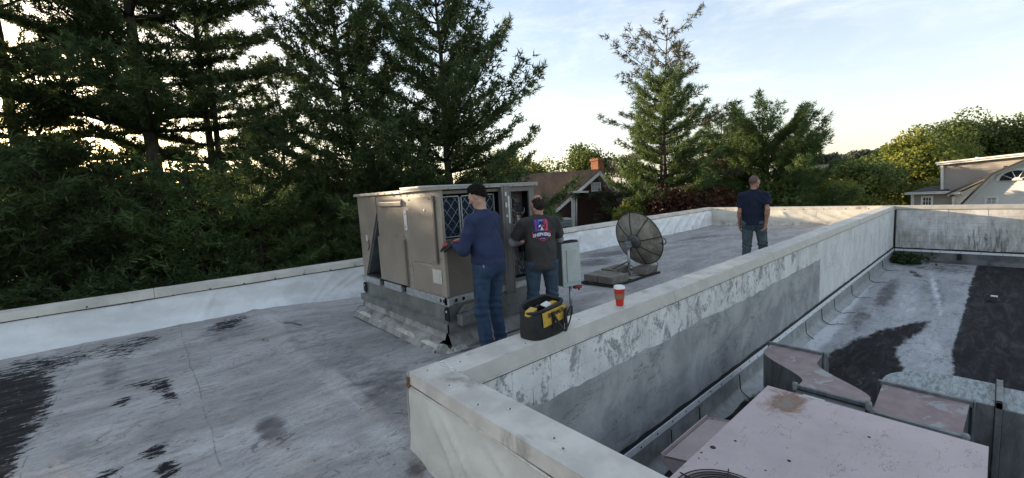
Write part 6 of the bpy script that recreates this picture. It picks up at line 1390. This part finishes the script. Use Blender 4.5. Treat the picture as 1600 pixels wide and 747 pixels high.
# man 3: dark polo, walking away on the far roof
J3 = dict(neck=(0, .01, 1.51), chest=(0, 0, 1.31), belly=(0, .005, 1.10), pelvis=(0, 0, .95), sleeve=.72,
          shL=(-.185, 0, 1.415), shR=(.185, 0, 1.415), hipL=(-.095, 0, .93), hipR=(.095, 0, .93),
          knL=(-.11, .02, .50), knR=(.145, .09, .52), anL=(-.12, -.06, .09), anR=(.18, .10, .10), toeL=(-.15, .09, .04), toeR=(.22, .24, .04))
J3['wrL'] = np.array([-.235, .055, .89]); J3['wrR'] = np.array([.20, -.10, .92])
J3['elL'] = ik(J3['shL'], J3['wrL'], .29, .26, (-.35, -.8, 1.1)); J3['elR'] = ik(J3['shR'], J3['wrR'], .29, .26, (.40, -.8, 1.1))
HM3 = rotm(-32, 4, 0); J3['head'] = (np.array([0.005, .030, 1.680]), HM3)
x3, y3 = 8.45, 2.98
p3, sh3 = make_person((x3, y3, ground(x3, y3)), R(19.4-90-4), 'man in dark navy polo and faded jeans walking away near the far roof end', 1.82, J3, SK3, H3, 'stubble', 'short', POLO, JN3,
                      [('L', (.05, .15, -1), (1, .1, 0), -1, .30, .6, 0.0), ('R', (-.25, -.15, -1), (-.8, -.5, 0), 1, .42, .6, 0.0)], 1.12, .90, 3)
cv = Vol((-.14, -.12, 1.44), (.14, .16, 1.62), .005); nb = np.array(J3['neck']); cv.cone(nb+[0, .0, .005], nb+[0, .006, .050], .078, .070, .01); cv.cut(unit(np.array([0, -.5, 1.0])), (nb+[0, 0, .048])@unit(np.array([0, -.5, 1.0]))); surf(cv, 'collar', POLO, p3)
jo = [c for c in p3.children if c.name.startswith('jeans')][0]
for xa, xb in ((-.135, -.022), (.022, .135)): patch(jo, xa, xb, .775, .895, 10, 10, 'back_pocket', JN2, p3, .004, lambda x, z, a=xa, b=xb: z > .79+.02*abs((x-(a+b)/2))/(.056))
c3, M3 = J3['head']; P = lambda x, y, z: tuple(c3+M3[:, 0]*x+M3[:, 1]*y+M3[:, 2]*z)
m = MB(); 
for sg in (-1, 1): m.tube([P(sg*.080, .0, .004), P(sg*.074, .06, .006), P(sg*.060, .098, .004)], .0025, 5); m.tube([P(sg*.032+.024*math.cos(t), .103, -.004+.017*math.sin(t)) for t in np.linspace(0, 6.28, 14)], .0025, 5)
m.build('glasses', GRIM, p3, world=False)
MB().tube([tuple(J3['wrL']+np.array([.034*math.cos(t), .030*math.sin(t), .03])) for t in np.linspace(0, 6.28, 20)], .007, 6, cap=False).build('wristwatch', GRIM, p3, world=False)
print('PEOPLE')
# ------------------------------------------------------------------ houses
def plane_frame(u, v, d, turn):
    """vertical plane through the point seen at (u, v) at distance d, its normal turned from the line of sight"""
    O = at(u, v, d=d); back = unit(np.array([O[0], O[1], 0])); th = R(turn); n = -np.array([back[0]*math.cos(th)-back[1]*math.sin(th), back[0]*math.sin(th)+back[1]*math.cos(th), 0])
    s = np.array([-n[1], n[0], 0]); s = s if s@np.array([_r[0], _r[1], 0]) > 0 else -s
    def hp(u, v, off=0.0):
        q = ray(u, v); P0 = O+n*off; t = ((P0-[0, 0, CAMZ])@n)/(q@n); return np.array([0, 0, CAMZ])+q*t
    return O, n, s, hp
def sided(name, c, rgbgap=.35, sc=6.0, rough=.7):
    n = NT(name); a = n.noise(n.pos, 1.2, 5); return n.fin(n.mix(n.step(a, .3, .7), tuple(x*.93 for x in c), tuple(x*1.05 for x in c)), rough)
SIDW = sided('white_siding', (.66, .65, .62)); SIDG = sided('grey_beige_siding', (.34, .31, .28)); TRIM = plain('white_trim', (.74, .73, .70), .6, 0, .06, 3)
ASPH = plain('dark_shingles', (.045, .045, .048), .9, 0, .3, 3, .5, 8, .02); GLASSD = plain('dark_window_glass', (.04, .05, .055), .12, 0, .3, 1, .02); BLIND = plain('window_blind', (.42, .42, .40), .6, 0, .1, 3)
CHIM = plain('orange_brick_chimney', (.36, .15, .08), .9, 0, .3, 6)
def boards(parent, poly, n, up_step, mat, s, name='siding_board'):
    """horizontal lap boards clipped to a convex-ish polygon in the wall plane (list of 3D points)"""
    P = np.array(poly); O = P[0]; q = np.stack([(P-O)@s, P[:, 2]], 1); z0, z1 = q[:, 1].min(), q[:, 1].max(); z = z0
    while z < z1-.02:
        zt = min(z+up_step, z1); segs = []
        for zz in (z+.002, zt-.002):
            xs = []
            for i in range(len(q)):
                (xa, za), (xb, zb) = q[i], q[(i+1) % len(q)]
                if (za > zz) != (zb > zz): xs.append(xa+(xb-xa)*(zz-za)/(zb-za))
            segs.append((min(xs), max(xs)) if len(xs) >= 2 else None)
        if segs[0] and segs[1]:
            a = O*[1, 1, 0]; pt = lambda x, zz, o: a+s*x+n*o+np.array([0, 0, zz])
            V = [pt(segs[0][0], z, .035), pt(segs[0][1], z, .035), pt(segs[1][1], zt, .010), pt(segs[1][0], zt, .010), pt(segs[0][0], z, 0), pt(segs[0][1], z, 0)]
            MB()._add(V, [(0, 1, 2, 3), (4, 5, 1, 0), (4, 0, 3), (5, 2, 1)]).build(name, mat, parent)
        z = zt
def window(parent, hp, u0, u1, v0, v1, off, n, s, cols=2, rows=2, glass=None, trim=.10):
    """placed by its corners on the wall; frame, panes and bars"""
    A, C = hp(u0, v1, off), hp(u1, v0, off); z0, z1 = A[2], C[2]; w = (C-A)@s; a = A*[1, 1, 0]
    pt = lambda x, z, o: a+s*x+n*o+np.array([0, 0, z])
    def bx(x0, x1, za, zb, o0, o1, nm, mat, par):
        b = [pt(x0, za, o0), pt(x1, za, o0), pt(x1, zb, o0), pt(x0, zb, o0)]; return MB().prism(b, n*(o1-o0)).build(nm, mat, par)
    f = bx(-trim, w+trim, z1, z1+trim, .0, .09, 'window', TRIM, parent)
    for (x0, x1, za, zb) in ((-trim, 0, z0, z1), (w, w+trim, z0, z1), (-trim*1.3, w+trim*1.3, z0-trim, z0)): bx(x0, x1, za, zb, 0, .085, 'frame', TRIM, f)
    bx(0, w, z0, z1, .0, .03, 'pane', glass or GLASSD, f)
    for i in range(1, cols): bx(w*i/cols-.015, w*i/cols+.015, z0, z1, .03, .06, 'glazing_bar', TRIM, f)
    for j in range(1, rows): bx(0, w, z0+(z1-z0)*j/rows-.015, z0+(z1-z0)*j/rows+.015, .03, .055, 'glazing_bar', TRIM, f)
def band(parent, A, B, n, thick, depth, name, mat, off=0.0):
    A, B = np.array(A)+n*off, np.array(B)+n*off; d = unit(B-A); up = np.cross(n, d); up = up if up[2] > 0 else -up
    return MB().prism([A, B, B+up*thick, A+up*thick], n*depth).build(name, mat, parent)
# white house beyond the end wall
wh_O, n, s, hp = plane_frame(1530, 300, 27, -14)
wh = empty('white_house', (wh_O[0], wh_O[1], -5), 0, 'white and grey sided house with gambrel gable and arched attic window beyond the end wall', 'house')
def low(P): P = P.copy(); P[2] = -5; return P
g0, g1, g2, g3 = hp(1511, 319), hp(1558, 272), hp(1606, 252), hp(1700, 232); gR = hp(1860, 300)
front = [low(g0), low(gR), gR, g3, g2, g1, g0]
MB().prism(front, -n*9).build('wall', SIDW, wh); boards(wh, front, n, .17, SIDW, s)
# secondary gable slope on the left of it, set back
b0, b1, b2, b3 = hp(1490, 318, -.5), hp(1490, 306, -.5), hp(1549, 278, -.5), hp(1552, 318, -.5)
w2 = [low(b0), low(b3), b3, b2, b1]; MB().prism(w2, -n*7).build('wall', SIDW, wh); boards(wh, w2, n, .17, SIDW, s)
band(wh, hp(1484, 306, -.5), hp(1554, 275, -.5), n, .16, .35, 'rake_board', TRIM); band(wh, hp(1482, 304.6, -.5), hp(1556, 273, -.5), n, .10, .5, 'roof_edge', ASPH, .02)
MB().prism([hp(1484, 304, -.5), hp(1556, 272.5, -.5), hp(1556, 271, -.5), hp(1484, 302.6, -.5)], -n*7).build('roof', ASPH, wh)
MB().obox(hp(1493, 301.5, -.5)+n*.2, s*.32, n*.22, (0, 0, .08)).build('eave_return', TRIM, wh)
band(wh, hp(1509, 321), hp(1557, 273.5), n, .17, .40, 'rake_board', TRIM); band(wh, hp(1556, 274), hp(1640, 238.5), n, .17, .40, 'rake_board', TRIM)
band(wh, hp(1507, 319), hp(1556, 270.5), n, .07, .55, 'roof_edge', ASPH, .02); band(wh, hp(1555.5, 271.2), hp(1640, 236), n, .07, .55, 'roof_edge', ASPH, .02)
MB().prism([hp(1507, 319), hp(1556, 271), hp(1640, 236), hp(1640, 234.5), hp(1555, 269.3), hp(1505, 318)], -n*9).build('roof', ASPH, wh)
# arched attic window
fcx, fz = hp(1590, 282), None; rA = .72
pt = lambda x, z, o: fcx+s*x+n*o+np.array([0, 0, z])
aw = MB().prism([pt(rA*1.22*math.cos(t), rA*1.05*math.sin(t), .03) for t in np.linspace(0, math.pi, 17)]+[], n*.07).build('arched_window', TRIM, wh)
MB().prism([pt(rA*math.cos(t), rA*.82*math.sin(t)+.02, .10) for t in np.linspace(0, math.pi, 17)], n*.01).build('pane', GLASSD, aw)
for t in (R(36), R(72), R(108), R(144)): MB().tube([pt(0, .02, .115), pt(rA*math.cos(t), rA*.82*math.sin(t), .115)], .022, 4).build('glazing_bar', TRIM, aw)
MB().prism([pt(.22*math.cos(t), .18*math.sin(t)+.02, .112) for t in np.linspace(0, math.pi, 9)], n*.02).build('glazing_bar', TRIM, aw)
window(wh, hp, 1541, 1557, 309, 332, .0, n, s, 2, 2, BLIND)
# long grey-beige wing behind, with flat-looking eave rising to the right
k0, k1, k2, k3 = hp(1472, 300, -2.2), hp(1472, 256, -2.2), hp(1640, 238, -2.2), hp(1640, 300, -2.2)
w3 = [low(k0), low(k3), k2, k1]; MB().prism(w3, -n*6).build('wall', SIDG, wh); boards(wh, [k0*[1, 1, 0]+[0, 0, hp(1472, 306, -2.2)[2]], k3*[1, 1, 0]+[0, 0, hp(1472, 306, -2.2)[2]], k2, k1], n, .15, SIDG, s)
band(wh, hp(1467, 258.2, -2.2), hp(1642, 240, -2.2), n, .17, .40, 'eave_board', TRIM); band(wh, hp(1466, 255.6, -2.2), hp(1642, 237.2, -2.2), n, .10, .5, 'gutter', TRIM)
MB().prism([hp(1466, 254.6, -2.2), hp(1642, 236.4, -2.2), hp(1642, 235.8, -2.2), hp(1466, 254, -2.2)], -n*7).build('roof', ASPH, wh)
MB().prism([hp(1470.5, 303, -2.2)+n*.02, hp(1475, 303, -2.2)+n*.02, hp(1475, 257, -2.2)+n*.02, hp(1470.5, 257, -2.2)+n*.02], n*.08).build('corner_board', TRIM, wh)
MB().tube([hp(1527, 250, -3), hp(1527, 245.5, -3)], .09, 8).build('vent_pipe', TRIM, wh); MB().tube([hp(1571, 263, -1.2), hp(1571, 259, -1.2)], .09, 8).build('vent_pipe', GRIM, wh)
# low porch wing at the left
l0, l1, l2, l3 = hp(1424.5, 330, -1.0), hp(1424.5, 303, -1.0), hp(1489, 301.5, -1.0), hp(1489, 330, -1.0)
w4 = [low(l0), low(l3), l2, l1]; MB().prism(w4, -n*5).build('wall', SIDG, wh); boards(wh, [l0, l3, l2, l1], n, .15, SIDG, s)
band(wh, hp(1417, 304, -1.0), hp(1490, 302, -1.0), n, .15, .35, 'eave_board', TRIM)
MB().prism([hp(1416, 302, -1)+n*.35, hp(1491, 300.2, -1)+n*.35, hp(1491, 299, -1)+n*.35, hp(1416, 301, -1)+n*.35], -n*.4).build('gutter', TRIM, wh)
ra, rb, rc, rd = hp(1416, 301.5, -1)+n*.3, hp(1491, 299.8, -1)+n*.3, hp(1474, 289, -4.0), hp(1448, 292, -4.0)
MB().prism([ra, rb, rc, rd], (0, 0, -.08)).build('roof', ASPH, wh)
MB().prism([hp(1424, 330, -1)+n*.03, hp(1428.5, 330, -1)+n*.03, hp(1428.5, 303.5, -1)+n*.03, hp(1424, 303.5, -1)+n*.03], n*.07).build('corner_board', TRIM, wh)
MB().prism([hp(1488.5, 330, -.5)+n*.03, hp(1492, 330, -.5)+n*.03, hp(1492, 306.5, -.5)+n*.03, hp(1488.5, 306.5, -.5)+n*.03], n*.07).build('corner_board', TRIM, wh)
window(wh, hp, 1442.5, 1455.5, 308.5, 320, -1.0, n, s, 3, 2, None, .11)

# brick house with brown roof
bO, n, s, hp = plane_frame(925, 300, 30, 18)
bh = empty('brick_house', (bO[0], bO[1], -5), 0, 'brick gable house with mossy brown roof and orange chimney behind the rooftop unit', 'house')
BRK = NT('brown_brick'); p = BRK.pos; bt = BRK.t.nodes.new('ShaderNodeTexBrick'); BRK.L(BRK.map(p, (1, 1, 1), (R(90), 0, 0)), bt.inputs['Vector']); bt.inputs['Scale'].default_value = 3.2; bt.inputs['Color1'].default_value = (.20, .105, .085, 1); bt.inputs['Color2'].default_value = (.155, .088, .072, 1); bt.inputs['Mortar'].default_value = (.13, .10, .09, 1)
BRKM = BRK.fin(bt.outputs['Color'], .9, 0, .2)
BROWN = NT('mossy_brown_shingles'); p = BROWN.pos; a = BROWN.noise(BROWN.map(p, (1, 1, .5)), .9, 9, .7, .6); b = BROWN.noise(p, 2.6, 8, .7, .4)
BRM = BROWN.fin(BROWN.mix(BROWN.step(b, .5, .72, 0, .8), BROWN.mix(BROWN.step(a, .35, .65), (.14, .10, .08), (.26, .165, .11)), (.30, .13, .05)), .9, 0, .2)
A0, AP, A1 = hp(863, 331), hp(936, 267), hp(976, 325)
gable = [low(A0), low(A1), A1, AP, A0]; MB().prism(gable, -n*.35).build('wall', BRKM, bh)
ex_ = (-unit(np.array([_r[0], _r[1], 0]))*9.0+unit(np.array([_f[0], _f[1], 0]))*2.6)       # the ridge runs to the left and away
def slab(P, Q, w, mat, nm):
    up = np.array([0, 0, .12]); return MB()._add([P, Q, Q+w, P+w, P+up, Q+up, Q+w+up, P+w+up], [(0, 1, 2, 3), (4, 5, 6, 7), (0, 1, 5, 4), (1, 2, 6, 5), (2, 3, 7, 6), (3, 0, 4, 7)]).build(nm, mat, bh)
AL = A0+(A0-AP)*.04; slab(AL+n*.25, AP+n*.25, ex_-n*.25, BRM, 'roof'); AR = A1+(A1-AP)*.05; slab(AP+n*.25, AR+n*.25, ex_*.4-n*.25, BRM, 'roof')
MB().prism([low(A0), A0, AP, A1, low(A1)], ex_*.35).build('wall', BRKM, bh)
# shingle courses as thin proud strips on the visible slope
for i in range(1, 26):
    t = i/26; a = AL+(AP-AL)*t+np.array([0, 0, .135]); dn = unit(AL-AP)*.05; MB()._add([a+n*.2, a+ex_*.98, a+ex_*.98+dn+np.array([0, 0, .01]), a+n*.2+dn+np.array([0, 0, .01]), a+n*.2+dn-np.array([0, 0, .02]), a+ex_*.98+dn-np.array([0, 0, .02])], [(0, 1, 2, 3), (3, 2, 5, 4)]).build('shingle_course', BRM, bh)
band(bh, AL, AP, n, -.20, .30, 'rake_board', TRIM); band(bh, AP, AR, n, -.20, .30, 'rake_board', TRIM)
window(bh, hp, 925, 937, 286, 298, .0, n, s, 3, 2, BLIND, .06)
cb = AP+ex_*.02+s*.35-n*.8; m = MB(); m.box(cb-[.32, .32, 1.5], cb+[.32, .32, .75]).box(cb+[-.38, -.38, .75], cb+[.38, .38, .92]); m.build('chimney', CHIM, bh)
MB().prism([hp(892.5, 356, .4), hp(898, 356, .4), hp(898, 305, .4), hp(892.5, 305, .4)], n*.15).build('corner_pilaster', TRIM, bh)
MB().tube([hp(901, 356, .6), hp(901, 301, .6), hp(901, 300, .5)], .05, 8).build('downspout', TRIM, bh)
MB().prism([hp(888, 301.5, .3), hp(913, 301.5, .3), hp(914, 298.5, .3), hp(887, 298.5, .3)], n*.9).build('eave_return', TRIM, bh)
GAR = plain('grey_white_garage', (.42, .43, .43), .6, 0, .1, 2); m = MB()
q0, q1, q2, q3 = hp(840, 380, 1.6), hp(893, 380, 1.6), hp(893, 341, 1.6), hp(840, 347, 1.6)
MB().prism([low(q0), low(q1), q2, q3], -n*1.4).build('side_wing', GAR, bh)
for k in range(3): band(bh, hp(838, 349+5*k, 1.65), hp(894, 342.6+5*k, 1.65), n, .09, .12-.02*k, 'cornice_board', TRIM if k == 0 else GAR)
# a neighbour's roof glimpsed through the pines
O, n, s, hp = plane_frame(520, 312, 34, 10); nh = empty('dark_roofed_house', (O[0], O[1], -5), 0, 'dark roofed house barely visible between the pine boughs left of the rooftop unit', 'house')
m = MB(); a, b, c, d = hp(490, 325), hp(640, 318), hp(640, 303), hp(505, 308); m.prism([a, b, c-n*3.5, d-n*3.5], (0, 0, -.15)); m.build('roof', ASPH, nh)
MB().prism([low(hp(498, 330)), low(hp(636, 330)), hp(636, 321), hp(498, 327)], -n*5).build('wall', SIDG, nh)
r7 = np.random.default_rng(3); n7 = 260; XY = np.stack([r7.uniform(-3, 14, n7), r7.uniform(2.6, 7.8, n7)], 1); XY[:90, 0] = r7.uniform(-2.5, 1.1, 90); XY[:90, 1] = r7.uniform(.5, 7.8, 90)
V7 = []
for (x, y) in XY:
    z = float(zup(np.array([x]), np.array([y]))[0])+.004; a7 = r7.random()*6.28; s7 = .006+.010*r7.random()**2; c7, d7 = math.cos(a7)*s7, math.sin(a7)*s7
    V7 += [(x-c7, y-d7, z), (x+d7*.5, y-c7*.5, z+.004), (x+c7, y+d7, z+.002), (x-d7*.5, y+c7*.5, z+.005)]
tag(link('leaf_litter', mesh_np('leaf_litter', V7, np.arange(len(V7)).reshape(-1, 4)), plain('dry_litter', (.07, .05, .035), .9, 0, .5, 40)), 'dry bits of leaf and grit scattered over the upper roof', 'litter', None, 'stuff')
# white cars or pale things glimpsed low through the trees are left to chance gaps
def tris(): return sum(len(o.data.loops)-2*len(o.data.polygons) for o in scene.objects if o.type == 'MESH')
print('TRIS', tris(), 'OBJS', len(scene.objects))
